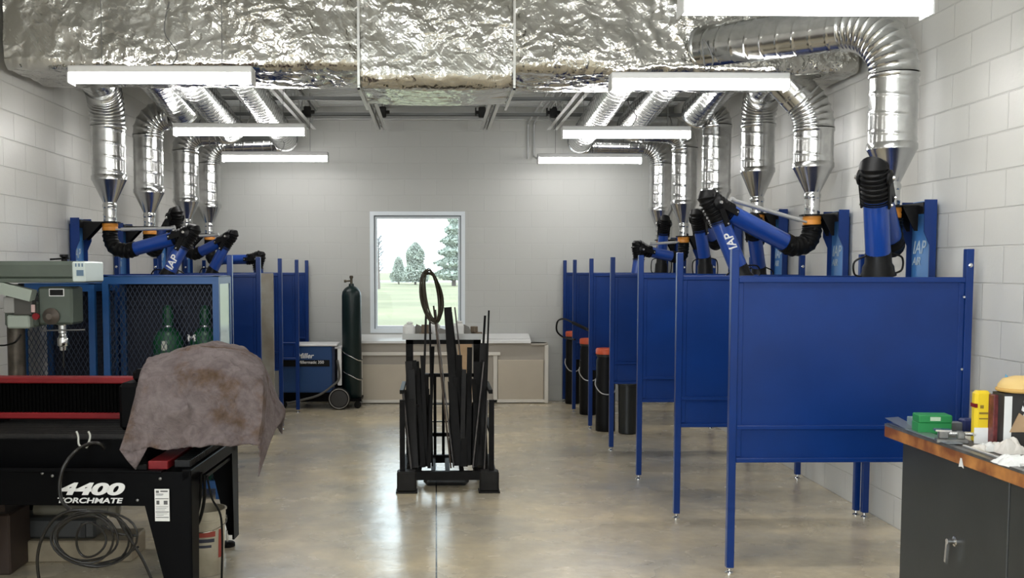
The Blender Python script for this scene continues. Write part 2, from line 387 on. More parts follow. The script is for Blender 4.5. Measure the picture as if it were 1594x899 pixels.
# window: aluminium frame set in the block, panes, recess lining
win = MB()
for d, y0, y1 in ((.05, YB-.012, YB+.06), (.088, YB+.06, YB+.13)):
    win.box((W0, y0, WZ0), (W0+d, y1, WZ1)); win.box((W1-d, y0, WZ0), (W1, y1, WZ1))
    win.box((W0+d, y0, WZ0), (W1-d, y1, WZ0+d)); win.box((W0+d, y0, WZ1-d), (W1-d, y1, WZ1))
M_ALU_LIT = mat('daylit_aluminium', (0.78, 0.84, 0.88), 0.35, 0.0)  # aluminium colour whitened and blued for the daylight on the frame
wo = struct('window_1', win, M_ALU_LIT)
b = MB().box((W0+.088, YB+.09, WZ0+.088), (W1-.088, YB+.098, WZ1-.088)); b.build('pane', M_GLASS, wo)
gsk = MB()
for a, c in (((W0+.05, WZ0+.05), (W0+.062, WZ1-.05)), ((W1-.062, WZ0+.05), (W1-.05, WZ1-.05)), ((W0+.05, WZ1-.062), (W1-.05, WZ1-.05))):
    gsk.box((a[0], YB+.052, a[1]), (c[0], YB+.062, c[1]))
gsk.build('gasket', mat('grey_gasket', (.25, .28, .3), .6), wo)

# ------------------------------------------------------------------ outside
LAWN = mat('lawn_green', (0.185, 0.18, 0.095), 0.9, var=0.25, scale=0.15)
struct('lawn', MB().box((-220, YB+.25, -.45), (260, 520, -.22)), LAWN)
struct('road', MB().box((-220, 150, -.219), (260, 172, -.20)), mat('road_grey', (.30, .30, .32), .9))
LEAFC = mat('hazed_needles', (0.36, 0.40, 0.35), 0.9, var=0.4, scale=1.0)  # both leaf colours paled to carry the washed-out haze outdoors
LEAFB = mat('hazed_leaves', (0.38, 0.41, 0.36), 0.9, var=0.4, scale=1.0)
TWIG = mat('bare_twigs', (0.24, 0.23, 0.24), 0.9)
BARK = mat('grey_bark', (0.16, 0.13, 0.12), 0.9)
def tree(x, y, h, rad, kind, label, name):
    t = thing(name, label, 'tree', (x, y, -.22), 'trees beyond the lawn')
    rnd = random.Random(int(x*10+y))
    tr = MB().cyl((x, y, -.3), (x, y, h*.7), .03*h, .008*h, 8); tr.build('trunk', BARK, t)
    c = MB()
    if kind == 'bare':
        for k in range(90):
            z0 = h*rnd.uniform(.2, .75); a = rnd.uniform(0, 2*PI); l = rad*rnd.uniform(.4, 1)
            p = Vector((x, y, z0)); q = p+Vector((math.cos(a)*l, math.sin(a)*l, l*rnd.uniform(.4, 1.3)))
            c.cyl(p, q, .035, .01, 4)
            for j in range(3):
                s_ = p.lerp(q, rnd.uniform(.3, .9)); c.cyl(s_, s_+Vector((rnd.uniform(-1, 1), rnd.uniform(-1, 1), rnd.uniform(.2, 1.2)))*l*.35, .018, .006, 4)
        c.build('branches', TWIG, t); return
    n = 6000
    for k in range(n):
        u = rnd.random()
        if kind == 'cone':
            z = h*(.06+.94*u); r = rad*(1-u)**.8*(0.82+.3*math.sin(z*5+x))*math.sqrt(rnd.random())
        else:
            z = h*(.03+.97*u); r = rad*max(0, 1-u**2.6)**.6*math.sqrt(rnd.random())*(.9+.15*math.sin(z*2))
        a = rnd.uniform(0, 2*PI); p = Vector((x+r*math.cos(a), y+r*math.sin(a), z)); sz = h*.026*rnd.uniform(.6, 1.3)
        e1 = Vector((rnd.gauss(0, 1), rnd.gauss(0, 1), rnd.gauss(0, .7))).normalized()*sz; e2 = e1.cross(Vector((rnd.gauss(0, 1), rnd.gauss(0, 1), rnd.gauss(0, 1)))).normalized()*sz*.7
        c.add([p-e1, p+e2, p+e1, p-e2, p+e1.cross(e2).normalized()*sz*.5], [(0, 1, 4), (1, 2, 4), (2, 3, 4), (3, 0, 4), (3, 2, 1, 0)])
    c.build('crown', LEAFC if kind == 'cone' else LEAFB, t)
def tree_px(pl, pr, pt, Y, kind, label, name):
    a = at(pl, 420, Y=Y); b2 = at(pr, 420, Y=Y); z = at((pl+pr)/2, pt, Y=Y).z
    tree((a.x+b2.x)/2, Y, z, abs(b2.x-a.x)/2, kind, label, name)
tree_px(671, 742, 322, 118, 'cone', 'tall dense evergreen at the right edge of the window view', 'evergreen_tree')
tree_px(626, 667, 377, 128, 'round', 'rounded bushy tree in the middle of the window view', 'bushy_tree')
tree_px(607, 634, 399, 132, 'round', 'low spreading tree left of the rounded bushy tree in the window', 'bushy_tree')
tree_px(572, 606, 345, 100, 'bare', 'bare branching tree at the left edge of the window view', 'bare_tree')

# ------------------------------------------------------------------ ceiling joists, bridging, conduit
def joist(x, y0, y1, label):
    t = thing('bar_joist', label, 'joist', (x, YB, 3.4), 'steel bar joists under the roof deck')
    b = MB()
    for sx in (-1, 1):
        b.box((x+sx*.018, y0, 3.40), (x+sx*.062, y1, 3.405)); b.box((x+sx*.018, y0, 3.40), (x+sx*.023, y1, 3.445))
    b.build('bottom_chord', JOIST, t)
    b = MB()
    for sx in (-1, 1):
        b.box((x+sx*.012, y0-.02, 3.745), (x+sx*.06, YB-.01, 3.752)); b.box((x+sx*.012, y0, 3.70), (x+sx*.017, YB-.01, 3.745))
    b.build('top_chord', JOIST, t)
    b = MB(); y = y0; k = 0
    while y < y1-.3:
        b.cyl((x, y, 3.42 if k % 2 else 3.72), (x, y+.3, 3.72 if k % 2 else 3.42), .009, n=6); y += .3; k += 1
    b.cyl((x, y1-.1, 3.42), (x, YB-.05, 3.71), .011, n=6)
    b.build('web_rods', JOIST, t)
for x, n in ((-1.52, 'white steel joist hidden behind the left exhaust pipes'), (-.66, 'white double-angle joist left of the middle foil box'),
             (.60, 'white double-angle joist right of the middle foil box'), (1.42, 'white steel joist above the right lamps and pipes')):
    joist(x, 8.45, 12.75, n)
for k, yy in enumerate((10.9, 12.0)):
    b = MB(); b.box((XL+.2, yy, 3.46), (XR-.2, yy+.035, 3.465)); b.box((XL+.2, yy, 3.46), (XR-.2, yy+.005, 3.495))
    tag(b.build('bridging_angle', mat('bridging_dark', (.22, .23, .23), .5)), ('dark bridging angle crossing the joists just behind the foil duct', 'dark bridging angle crossing the joists close to the back wall')[k], 'angle bar')
for x, n in ((-1.46, 'far left by the pipes'), (-.60, 'on the joist left of the middle box'), (.54, 'on the joist right of the middle box'), (1.36, 'on the joist behind the right lamps')):
    b = MB(); b.box((x-.05, 11.96, 3.44), (x+.03, 12.04, 3.56), bev=.01); b.cyl((x-.09, 12, 3.50), (x+.07, 12, 3.50), .02, n=8)
    b.box((x-.09, 11.97, 3.46), (x-.075, 12.03, 3.55))
    tag(b.build('beam_clamp', DARK), 'black beam clamp '+n, 'clamp', 'black clamps on the joists')
cx = [at(847, 152, Z=3.52).x+.02+i*.075 for i in range(4)]
for i, x in enumerate(cx):
    yend = (YB-.05, YB-.05, 12.2, 12.0)[i]
    p = [(x, 8.6, 3.55), (x, 10, 3.55), (x, yend-.15, 3.55), (x, yend-.02, 3.53), (x, yend, 3.40), (x, yend, (3.10, 3.12, 3.45, 3.62)[i])]
    if i == 1: p[-1:] = [(x, yend, 3.2), (x+.01, yend-.02, 3.12), (x+.06, yend-.3, 3.06), (x+.09, 12.25, 3.04)]
    if i > 1: p = p[:3]+[(x, yend, 3.54), (x+.03, yend+.1, 3.46), (x+.15, yend+.14, 3.45)]
    b = MB(); b.tube(p, .0125, 8)
    tag(b.build('conduit_pipe', mat('conduit_grey', (.52, .53, .53), .4, .3)), ('left straight grey conduit running back over the joists', 'second grey conduit, bending down to the far right lamp', 'third grey conduit with a short hooked end', 'rightmost grey conduit with a hooked end')[i], 'conduit', 'conduits beside the right lamps')

# ------------------------------------------------------------------ foil wrapped duct
def foil_section(x0, x1, y0, y1, z0, z1, nx, rad, amp, seed, bands=(), sag=0.0):
    per = []
    def arc(cy_, cz_, a0, n=7):
        for k in range(n): a = a0+PI/2*k/(n-1); per.append((cy_+rad*math.cos(a), cz_+rad*math.sin(a)))
    def seg(a, b_, n):
        for k in range(1, n): t = k/n; per.append((a[0]+(b_[0]-a[0])*t, a[1]+(b_[1]-a[1])*t))
    arc(y1-rad, z1-rad, 0); seg((y1-rad, z1), (y0+rad, z1), 8)
    arc(y0+rad, z1-rad, PI/2); seg((y0, z1-rad), (y0, z0+rad), 44)
    arc(y0+rad, z0+rad, PI); seg((y0+rad, z0), (y1-rad, z0), 40)
    arc(y1-rad, z0+rad, 1.5*PI); seg((y1, z0+rad), (y1, z1-rad), 20)
    n = len(per); cyc = sum(p[0] for p in per)/n; czc = (z0+z1)/2
    rows = []
    for i in range(nx+1):
        x = x0+(x1-x0)*i/nx; row = []
        de = min(x-x0, x1-x); dbs = [abs(x-bx) for bx in bands]+[de]
        db = min(dbs)
        for yy, zz in per:
            p = Vector((x, yy, zz))
            d = Vector((0, yy-cyc, zz-czc))
            d.y = d.y if abs(yy-cyc) > (y1-y0)/2-rad else d.y*.15
            d.z = d.z if abs(zz-czc) > (z1-z0)/2-rad else d.z*.15
            d = d.normalized() if d.length > 1e-6 else Vector((0, 0, 1))
            q = p*1.0
            r1 = mnoise.ridged_multi_fractal(Vector((q.x*4.6+q.z*1.5+seed, q.y*2.0, q.z*1.7-q.x*.8)), 0.9, 2.1, 5, 0.9, 2.0)
            r2 = mnoise.fractal(Vector((q.x*9+seed*2, q.y*5, q.z*4)), 0.8, 2.2, 4)
            pk = math.exp(-db/.10)*(mnoise.voronoi(Vector((q.x*20+seed, q.y*6, q.z*4+mnoise.noise(q*5)*.6)))[0][0]-.3)
            bulge = .018*math.sin(PI*min(1, db/.35)*.5) - .012
            wq = Vector((q.x+.05*mnoise.noise(q*6), q.y, q.z+.05*mnoise.noise(q*6+Vector((9, 0, 0)))))
            v1 = mnoise.voronoi(Vector((wq.x*7+wq.z*3+seed, wq.y*6, wq.z*4.2-wq.x*1.5)))[0][0]; v2 = mnoise.voronoi(Vector((wq.x*17+seed, wq.y*15, wq.z*13)))[0][0]
            mk = min(1, max(.3, .6+1.3*mnoise.noise(Vector((q.x*1.7+seed, q.y*2, q.z*1.9)))))
            off = amp*((r1-1.0)*.06+r2*.06+mk*((v1-.5)*1.5+(v2-.5)*.8))+bulge*min(1, amp/.012)+amp*.9*pk
            p = p+d*off
            if sag: p.z -= sag*math.sin(PI*(x-x0)/(x1-x0))*(1 if zz < czc-(z1-z0)*.3 else 0)
            row.append(p)
        rows.append(row)
    b = MB(); vs = [q for r in rows for q in r]
    fs = [(i*n+k, (i+1)*n+k, (i+1)*n+(k+1) % n, i*n+(k+1) % n) for i in range(nx) for k in range(n)]
    fs += [list(range(n)), [nx*n+k for k in range(n)][::-1]]
    return b.add(vs, fs, 0, True)
duct = thing('foil_duct', 'wide foil-wrapped ventilation duct spanning the ceiling from wall to wall', 'duct', (0, 7.7, 3.08))
pxX = lambda px: at(px, 110, Y=7.3).x
foil_section(-3.0, -.49, 7.33, 8.16, 3.095, 3.70, 190, .07, .016, 3.1, bands=(pxX(150), pxX(258), pxX(345), pxX(500))).build('left_run', M_FOIL, duct)
foil_section(.50, 2.97, 7.30, 8.16, 3.075, 3.70, 190, .07, .017, 11.7, bands=(pxX(815), pxX(1030), pxX(1075), pxX(1300))).build('right_run', M_FOIL, duct)
foil_section(-.515, .525, 7.06, 7.93, 2.935, 3.74, 90, .11, .006, 23.0, sag=.01).build('middle_box', M_FOIL, duct)
for x in (-.518, .528):
    b = MB(); b.box((x-.008, 7.03, 2.93), (x+.008, 7.045, 3.73)); b.box((x-.008, 7.03, 2.905), (x+.008, 7.93, 2.918))
    b.box((x-.008, 7.03, 2.905), (x+.008, 7.045, 2.935))
    b.build('corner_flange', mat('galv_flange', (.78, .78, .76), .3, 1.0), duct)
for x in (-2.2, -1.1, 1.2, 2.3):
    for y in (7.45, 8.05): MB().cyl((x, y, 3.68), (x, y, ZC+.02), .006, n=8).build('hanger_rod', GALV, duct)

# ------------------------------------------------------------------ spiral exhaust pipes
def round_path(pts, rads):
    """straight and bend pieces of a polyline with rounded corners: list of (kind, points)"""
    p = [Vector(q) for q in pts]; out = []; cur = p[0]
    for i in range(1, len(p)-1):
        a = (p[i-1]-p[i]).normalized(); c = (p[i+1]-p[i]).normalized(); ang = a.angle(c)
        d = rads[i-1]/math.tan(ang/2) if ang < PI-.01 else 0
        s, e = p[i]+a*d, p[i]+c*d
        out.append(('pipe', [cur, s]))
        bis = (a+c).normalized(); cen = p[i]+bis*(rads[i-1]/math.sin(ang/2))
        v0, v1 = s-cen, e-cen; th = v0.angle(v1); ax = v0.cross(v1).normalized(); n = max(6, int(th/ (PI/2)*40))
        out.append(('elbow', [cen+(Matrix.Rotation(th*k/n, 3, ax) @ v0) for k in range(n+1)]))
        cur = e
    out.append(('pipe', [cur, p[-1]])); return out
def spiral(b, a, c, r, pitch=.115, n=32):
    a, c = Vector(a), Vector(c); L_ = (c-a).length; m = max(2, int(L_/.007))
    cs = [a.lerp(c, i/m) for i in range(m+1)]
    def rf(i, ang):
        s_ = (L_*i/m+pitch*ang/(2*PI)) % pitch; d = min(s_, pitch-s_)
        return r+.0045*max(0, 1-d/.007)
    b.ring_tube(cs, None, n, rfun=rf)
def elbow(b, pts, r, n=32):
    L_ = sum((pts[i+1]-pts[i]).length for i in range(len(pts)-1)); k = max(6, int(L_/.045))
    m = k*6; cs = []
    for i in range(m+1):
        t = i/m*(len(pts)-1); j = min(int(t), len(pts)-2); cs.append(pts[j].lerp(pts[j+1], t-j))
    b.ring_tube(cs, None, n, rfun=lambda i, a: r+(.010 if i % 6 == 0 else (.003 if i % 6 in (1, 5) else 0.0)))
def exhaust(X, Y, zb, zc0, zc1, pts, rads, label, grp, r=.14):
    t = thing('exhaust_pipe', label, 'exhaust pipe', (X, Y, zb), grp)
    b = MB(); spiral(b, (X, Y, zb), (X, Y, zc0+.01), .054, .08, 20)
    b.lathe((X, Y, zc0-.05), [(.054, 0), (.06, .012), (.06, .03), (.054, .042)], 20)
    b.build('drop_pipe', GALV, t)
    b = MB(); b.lathe((X, Y, zc0), [(.055, 0), (.14, zc1-zc0-.02), (.147, zc1-zc0-.012), (.147, zc1-zc0+.02), (.14, zc1-zc0+.03)], 28); b.build('reducer_cone', GALVD, t)
    for kind, p in round_path([(X, Y, zc1+.01)]+pts, rads):
        b = MB()
        if (p[-1]-p[0]).length < .02: continue
        if kind == 'pipe':
            spiral(b, p[0], p[1], r); d = (p[1]-p[0]).normalized()
            b.ring_tube([p[1]-d*.03, p[1]-d*.02, p[1]-d*.005, p[1]], [r, r+.008, r+.008, r], 32)
            b.build('pipe', GALV, t)
        else:
            elbow(b, p, r); b.build('elbow', GALV, t)
AX = 2.78
BR = [6.31, 7.63, 8.95, 10.28, 11.6, 12.72]
BL = [8.90, 10.12, 11.62, 12.78]
g = 'spiral exhaust pipes over the right booths'
exhaust(AX, BR[0], 2.09, 2.235, 2.44, [(AX, BR[0], 3.20), (1.86, 7.36, 3.26)], [.33], 'nearest right exhaust pipe, rising then crossing in front of the foil duct', g)
exhaust(AX, BR[1], 2.10, 2.27, 2.46, [(AX, BR[1], 2.86), (2.50, 7.66, 3.16)], [.32], 'second right exhaust pipe from the front, bending up left into the duct underside', g)
exhaust(AX, BR[2], 2.18, 2.33, 2.55, [(AX, BR[2], 3.20), (2.66, 8.10, 3.28)], [.28], 'third right exhaust pipe from the front, curving away into the duct back', g)
exhaust(AX, BR[3], 2.13, 2.27, 2.47, [(AX, BR[3], 3.22), (2.56, BR[3], 3.24), (2.48, 8.12, 3.42)], [.11, .10], 'fourth right exhaust pipe from the front, with a short sideways elbow', g)
exhaust(AX, BR[4], 2.07, 2.22, 2.44, [(AX, BR[4], 3.24), (2.14, BR[4], 3.27), (2.06, 8.12, 3.44)], [.2, .16], 'fifth right exhaust pipe, the last but one towards the back wall', g)
exhaust(AX-.02, BR[5], 2.06, 2.21, 2.43, [(AX-.02, BR[5], 3.22), (1.74, BR[5], 3.24), (1.62, 8.12, 3.42)], [.24, .16], 'farthest right exhaust pipe, running sideways beside the back wall', g)
g = 'spiral exhaust pipes over the left booths'
exhaust(-AX, BL[0], 2.11, 2.27, 2.47, [(-AX, BL[0], 3.20), (-2.70, 8.10, 3.28)], [.32], 'nearest left exhaust pipe, curving into the duct back above the drill press', g)
exhaust(-AX, BL[1], 2.12, 2.25, 2.45, [(-AX, BL[1], 3.18), (-2.42, BL[1], 3.20), (-2.36, 8.12, 3.40)], [.2, .14], 'second left exhaust pipe from the front, with an elbow to the right', g)
exhaust(-AX, BL[2], 2.12, 2.26, 2.46, [(-AX, BL[2], 3.20), (-2.26, BL[2], 3.23), (-2.12, 8.12, 3.42)], [.2, .16], 'third left exhaust pipe from the front, behind the second left lamp', g)
exhaust(-AX, BL[3], 2.13, 2.27, 2.47, [(-AX, BL[3], 3.22), (-1.82, BL[3], 3.26), (-1.70, 8.12, 3.46)], [.24, .16], 'farthest left exhaust pipe, running sideways near the back wall', g)

# ------------------------------------------------------------------ lamps
def lamp(x, y, z, label, top=3.72):
    t = thing('strip_lamp', label, 'lamp', (x, y, z), 'hanging strip lamps')
    L_ = .61
    b = MB().box((x-L_, y-.065, z+.015), (x+L_, y+.065, z+.065), bev=.008); b.box((x-L_, y-.07, z-.05), (x-L_+.008, y+.07, z+.02)); b.box((x+L_-.008, y-.07, z-.05), (x+L_, y+.07, z+.02))
    b.build('housing', WHITE, t)
    n = 10; prof = [(math.cos(PI+PI*k/n)*.062, math.sin(PI+PI*k/n)*.058) for k in range(n+1)]
    b = MB(); vs = [(xx, y+a, z+.014+c) for xx in (x-L_+.01, x+L_-.01) for a, c in prof]
    b.add(vs, [(k, k+1, n+2+k, n+1+k) for k in range(n)]+[list(range(n+1))[::-1], list(range(n+1, 2*n+2))], 0, True)
    b.build('lens', LENS, t)
    for sx in (-.4, .4): MB().cyl((x+sx, y, z+.06), (x+sx, y, top), .003, n=5).build('hanging_wire', mat('wire_grey', (.18, .18, .18), .5), t)
    b = MB(); b.tube([(x+.05, y, z+.06), (x+.1, y+.01, z+.16), (x+.02, y, z+.3), (x+.05, y+.02, min(top, z+.5))], .005, 6)
    b.build('power_cord', mat('wire_grey', (.18, .18, .18), .5), t)
ZL = 2.985
lamp(-1.83, 7.04, 2.985, 'front left strip lamp hanging just before the foil duct', 3.7)
lamp(-1.82, 9.74, 2.985, 'second left strip lamp, hanging among the pipes behind the duct')
lamp(-1.85, 12.05, 2.985, 'farthest left strip lamp, near the back wall')
lamp(1.80, 5.11, 2.985, 'nearest right strip lamp at the top edge above the blue panel')
lamp(1.80, 7.14, 2.972, 'right strip lamp hanging under the front of the foil duct', 3.06)
lamp(1.80, 9.87, 2.985, 'third right strip lamp, hanging among the pipes behind the duct')
lamp(1.80, 12.2, 2.985, 'farthest right strip lamp, near the back wall')
lamp(-1.85, 4.70, 2.985, 'strip lamp over the cutting table, above the top edge of the photo')
for x, n in ((-1.85, 'left'), (1.8, 'right')):  # these unseen lamps are added to light the near end of the room
    for y, m_ in ((2.0, 'just before the camera'), (-1.0, 'behind the camera'), (-4.0, 'near the assumed door')):
        lamp(x, y, 2.985, n+' strip lamp '+m_+', unseen and added for its light')

# ------------------------------------------------------------------ welding booth partitions
PX = 1.645; PYS = [5.674, 6.96, 8.283, 9.609, 10.934, 12.244, 13.19]; PH = 1.815
def partition(side, Y, label, grp, twin=False, ends=True):
    s = 1 if side == 'R' else -1
    t = thing('booth_partition', label, 'partition', (s*2.3, Y, 0), grp)
    x0, x1 = PX*s, 2.945*s
    for x in (x0, x1):
        b = MB().box((x-.021, Y-.021, .035), (x+.021, Y+.021, PH), bev=.003)
        p = b.build('post', BLUE, t)
        f = MB(); f.cyl((x, Y, .012), (x, Y, .04), .007, n=10); f.lathe((x, Y, 0), [(.024, 0), (.024, .006), (.012, .016), (.012, .022)], 14)
        f.build('leveling_foot', CHROME, p)
    if twin:
        xx = x1-.03*s
        b = MB().box((xx-.02, Y+.05, .035), (xx+.02, Y+.09, PH-.01), bev=.003); p = b.build('post', BLUE, t)
        f = MB(); f.lathe((xx, Y+.07, 0), [(.024, 0), (.024, .006), (.010, .016), (.008, .04)], 14); f.build('leveling_foot', CHROME, p)
    a, c = sorted((x0+.021*s, x1-.021*s))
    b = MB().box((a, Y-.004, .655), (c, Y+.004, 1.65))
    b.box((a, Y-.018, 1.63), (c, Y+.018, 1.66), bev=.003); b.box((a, Y-.018, .63), (c, Y+.018, .655), bev=.003)
    b.box((a, Y-.022, .815), (c, Y+.022, .838), bev=.003)
    b.box((a, Y-.010, .66), (a+.03, Y+.01, 1.63), bev=.003); b.box((c-.03, Y-.010, .66), (c, Y+.01, 1.63), bev=.003)
    b.build('panel', BLUE, t)
    b = MB()
    for zz in (.78, 1.15, 1.55): b.lathe((x1-.03*s, Y-.02, zz), [(.008, 0), (.006, .004)], 10, axis=(0, -1, 0))
    b.lathe((x1-.0*s, Y-.021, PH-.09), [(.012, 0), (.012, .004), (.006, .008)], 10, axis=(0, -1, 0))
    b.build('bolts', CHROME, t)
gr = 'blue partitions of the right booths'; gl_ = 'blue partitions of the left booths'
partition('R', PYS[0], 'large blue welding booth partition nearest the camera, beside the bench', gr)
partition('R', PYS[1], 'second blue right partition from the front, ahead of a paired rear post', gr, twin=True)
partition('R', PYS[2], 'third blue right partition from the front', gr)
partition('R', PYS[3], 'fourth blue right partition, just behind the round black bin', gr)
partition('R', PYS[4], 'fifth blue right partition, behind the nearest orange-lidded canister', gr)
partition('R', PYS[5], 'sixth blue right partition, behind the middle orange-lidded canister', gr)
partition('R', PYS[6], 'blue right partition standing against the back wall', gr)
partition('L', PYS[2], 'blue left partition nearest the camera, just behind the mesh cage', gl_)
partition('L', PYS[3], 'second blue left partition from the front', gl_)
partition('L', PYS[4], 'third blue left partition, beside the leaning grey board', gl_)
partition('L', PYS[5], 'fourth blue left partition, its post in front of the welder', gl_)
partition('L', PYS[6], 'blue left partition against the back wall behind the welder', gl_)

# ------------------------------------------------------------------ fume arms
def fume_arm(side, Y, zb, A, B, tail, hood, label, grp, strut=True, word=False, tr=.058, logo=True, ribr=1.0):
    """side of the room, booth centre, bracket height; A start of the upper tube, B the middle joint, tail end of the lower tube"""
    s = 1 if side == 'R' else -1
    X = AX*s; A, B, tail = Vector(A), Vector(B), Vector(tail)
    t = thing('fume_arm', label, 'fume arm', (X, Y, zb), grp)
    xw = (XR-.03 if s > 0 else -XL-.03)*s
    yn, yfar = Y-.13, Y+.17; zt = zb+.035; z0 = 1.30
    xi = xw-.075*s; xi2 = xw-.04*s
    b = MB().box((xw, yn, z0), (xw-.008*s, yfar, zt))
    b.build('mount_plate', BLUE_LIT, t)
    b = MB()
    for yy in (yn, yfar):
        b.prism([(xw, yy, zt), (xi, yy, zt), (xi, yy, zt-.19), (xi2, yy, zt-.27), (xi2, yy, z0), (xw, yy, z0)], (0, -.008, 0))
    b.build('mount_flange', BLUE, t)
    b = MB().box((xw, yn+.05, z0-.1), (xw+.028*s, yfar-.05, zt-.05)); b.build('wall_spacer', BLUE, t)
    b = MB()
    b.box((X-.075*s, Y-.06, zb-.006), (xi, Y+.06, zb+.006)); b.lathe((X, Y, zb-.006), [(.082, 0), (.082, .012)], 24)
    for yy in (Y-.055, Y+.05):
        b.prism([(X+.05*s, yy, zb), (xi-.0*s, yy, zb), (xi, yy, zb-.15), (xi-.02*s, yy, zb-.15)], (0, .006, 0))
    b.box((xi-.006*s, yn, zb-.05), (xi, yfar, zb+.02))
    b.build('bracket', BLACK, t)
    b = MB().lathe((X, Y, zb-.075), [(.05, 0), (.064, .006), (.066, .03), (.062, .036), (.062, .04), (.066, .046), (.066, .068), (.05, .07)], 24)
    b.build('swivel_collar', ORANGE, t)
    # lower elbow
    c0 = Vector((X, Y, zb-.07)); d = (B-A).normalized()
    mid = Vector((X, Y, zb-.19)).lerp(A-d*.06, .35); mid.z = min(mid.z, A.z+.02)
    pts = curve([c0, Vector((X, Y, zb-.13)), mid, A-d*.03, A+d*.03], 8)
    k = len(pts); b = MB(); b.ring_tube(pts, None, 18, rfun=lambda i, a: tr*1.04+(.006 if i % 3 == 0 else 0))
    for yy in (-1, 1):
        for q in (pts[5], pts[k//2], pts[-6]): b.lathe(q+Vector((0, yy*tr*1.02, 0)), [(.016, 0), (.016, .012), (.008, .016)], 10, axis=(0, yy, 0))
    b.ring_tube([A, A+d*.05], [tr*1.12, tr*1.12], 18)
    b.build('elbow_hose', RUBBER, t)
    # upper tube
    e = (tail-B).normalized()
    of = tr*1.9; B0, B1 = B-d*of, B+e*of
    b = MB().ring_tube([A+d*.03, B0], [tr, tr], 24); b.build('upper_tube', BLUEB, t)
    # middle joint: ribbed hose and side discs
    oo = (d-e).normalized()
    pts = curve([B0-d*.02, B0+d*of*.25, B-d*of*.35+oo*tr*.55, B+oo*tr*.9, B+e*of*.35+oo*tr*.55, B1-e*of*.25, B1+e*.02], 12)
    b = MB(); b.ring_tube(pts, None, 20, rfun=lambda i, a: tr*.98*ribr+(.011 if i % 4 < 2 else 0))
    nrm = d.cross(e); nrm = nrm.normalized() if nrm.length > .05 else Vector((1, 0, 0))
    for q in (-1, 1):
        b.lathe(B+nrm*q*(tr*ribr+.006), [(.045, 0), (.045, .012), (.03, .018), (.022, .024)], 20, axis=nrm*q)
        for w_ in (-d, e): b.bar(B+nrm*q*(tr*ribr+.012), B+nrm*q*(tr*ribr+.006)+w_*(of+.05), .045, .01, up=nrm)
    b.build('middle_joint', BLACK, t)
    for q in (-1, 1):
        MB().lathe(B+nrm*q*(tr*ribr+.028), [(.015, 0), (.012, .012), (.006, .014)], 10, axis=nrm*q).build('pivot_bolt', CHROME, t)
        for w_ in (-d, e): MB().lathe(B+nrm*q*(tr*ribr+.014)+w_*(of+.035), [(.009, 0), (.007, .008)], 8, axis=nrm*q).build('pivot_bolt', CHROME, t)
    b = MB().ring_tube([B1, tail], [tr, tr], 24); lo = b.build('lower_tube', BLUEB, t)
    if strut:
        up = Vector((0, 0, 1)); u = (up-d*up.dot(d)).normalized()
        p, q = c0+Vector((0, -.02, -.005))+d*.06, B0+u*(tr+.03)-d*.02
        b = MB(); b.cyl(p, p.lerp(q, .12), .009, n=10); b.cyl(p.lerp(q, .10), q, .0155, n=14); b.cyl(q, q+d*.03, .02, n=10)
        b.bar(q+d*.01, B0-u*.0+d*.0+u*tr*.9, .02, .02)
        b.build('gas_strut', SILVER, t)
    # hood
    hd = Vector(hood)
    hdir = (hd-tail).normalized()
    b = MB(); pr = [(tr*.98, -.03), (tr*1.05, 0), (tr*1.08, .05), (tr*1.25, .07), (tr*1.3, (hd-tail).length-.02), (tr*1.45, (hd-tail).length)]
    b.lathe(tail, pr, 22, axis=hdir); hb = b.build('hood', BLACK, t)
    sd = hdir.cross(Vector((0, 1, 0))).normalized() if abs(hdir.y) < .9 else Vector((1, 0, 0))
    for q in (-1, 1): MB().tube([tail+sd*q*tr, tail+sd*q*tr*2.0+hdir*.03, hd+sd*q*tr*2.0-hdir*.02, hd+sd*q*tr*1.3], .006, 6).build('hood_handle', BLACK, hb)
    if word:
        a1 = B1.lerp(tail, word); fr = Vector((0, -1, 0)); ux = (B1-tail).normalized()
        uy = fr.cross(ux); M = frame_matrix(a1+fr*(tr+.002)-uy*.028, ux, uy)
        text('IAP', .085, None, None, WHITE, 'lettering', lo, shear=.12, bold=.0015, M=M)
    if logo:
        xx = xw-.010*s
        for tx, sz, zz, m_ in (('IAP', .115, 1.80, mat('plate_lettering', (.45, .56, .66), .5)), ('AIR', .07, 1.73, mat('plate_lettering', (.45, .56, .66), .5))):
            o_ = Vector((xx, Y+(.145 if s > 0 else -.10), zz)); M = frame_matrix(o_, (0, -s, 0), (0, 0, 1))
            text(tx, sz, None, None, m_, 'lettering', t, shear=.25, bold=.001, M=M)
    return t
def P(px, py, Y): return at(px, py, Y=Y)
gr = 'fume arms over the right booths'; gl_ = 'fume arms over the left booths'
fume_arm('R', BR[0], 2.085, P(1386, 376, 6.17), P(1362, 276, 5.80), P(1367, 396, 6.0), P(1367, 428, 6.02), 'nearest right fume arm, its blue tube folded upright over the big blue panel', gr, strut=False, tr=.07)
fume_arm('R', BR[1], 2.10, P(1229, 381, 7.58), P(1110, 318, 7.40), P(1150, 418, 7.42), P(1158, 440, 7.42), 'second right fume arm, stretched left with a bright blue tube and silver strut', gr, word=.60, tr=.066)
fume_arm('R', BR[2], 2.18, P(1178, 372, 8.75), P(1172, 348, 8.45), P(1181, 416, 8.68), P(1181, 432, 8.68), 'third right fume arm, folded upright behind the long bright blue tube', gr, strut=False)
fume_arm('R', BR[3], 2.13, P(1112, 372, 10.12), P(1087, 340, 9.85), P(1097, 402, 9.95), P(1098, 430, 9.95), 'fourth right fume arm, with an upright tube ending in a black hood', gr, strut=False)
fume_arm('R', BR[4], 2.07, P(1051, 400, 11.55), P(996, 388, 11.45), P(990, 430, 11.45), P(990, 440, 11.45), 'fifth right fume arm, stretched left and bent down behind a post', gr)
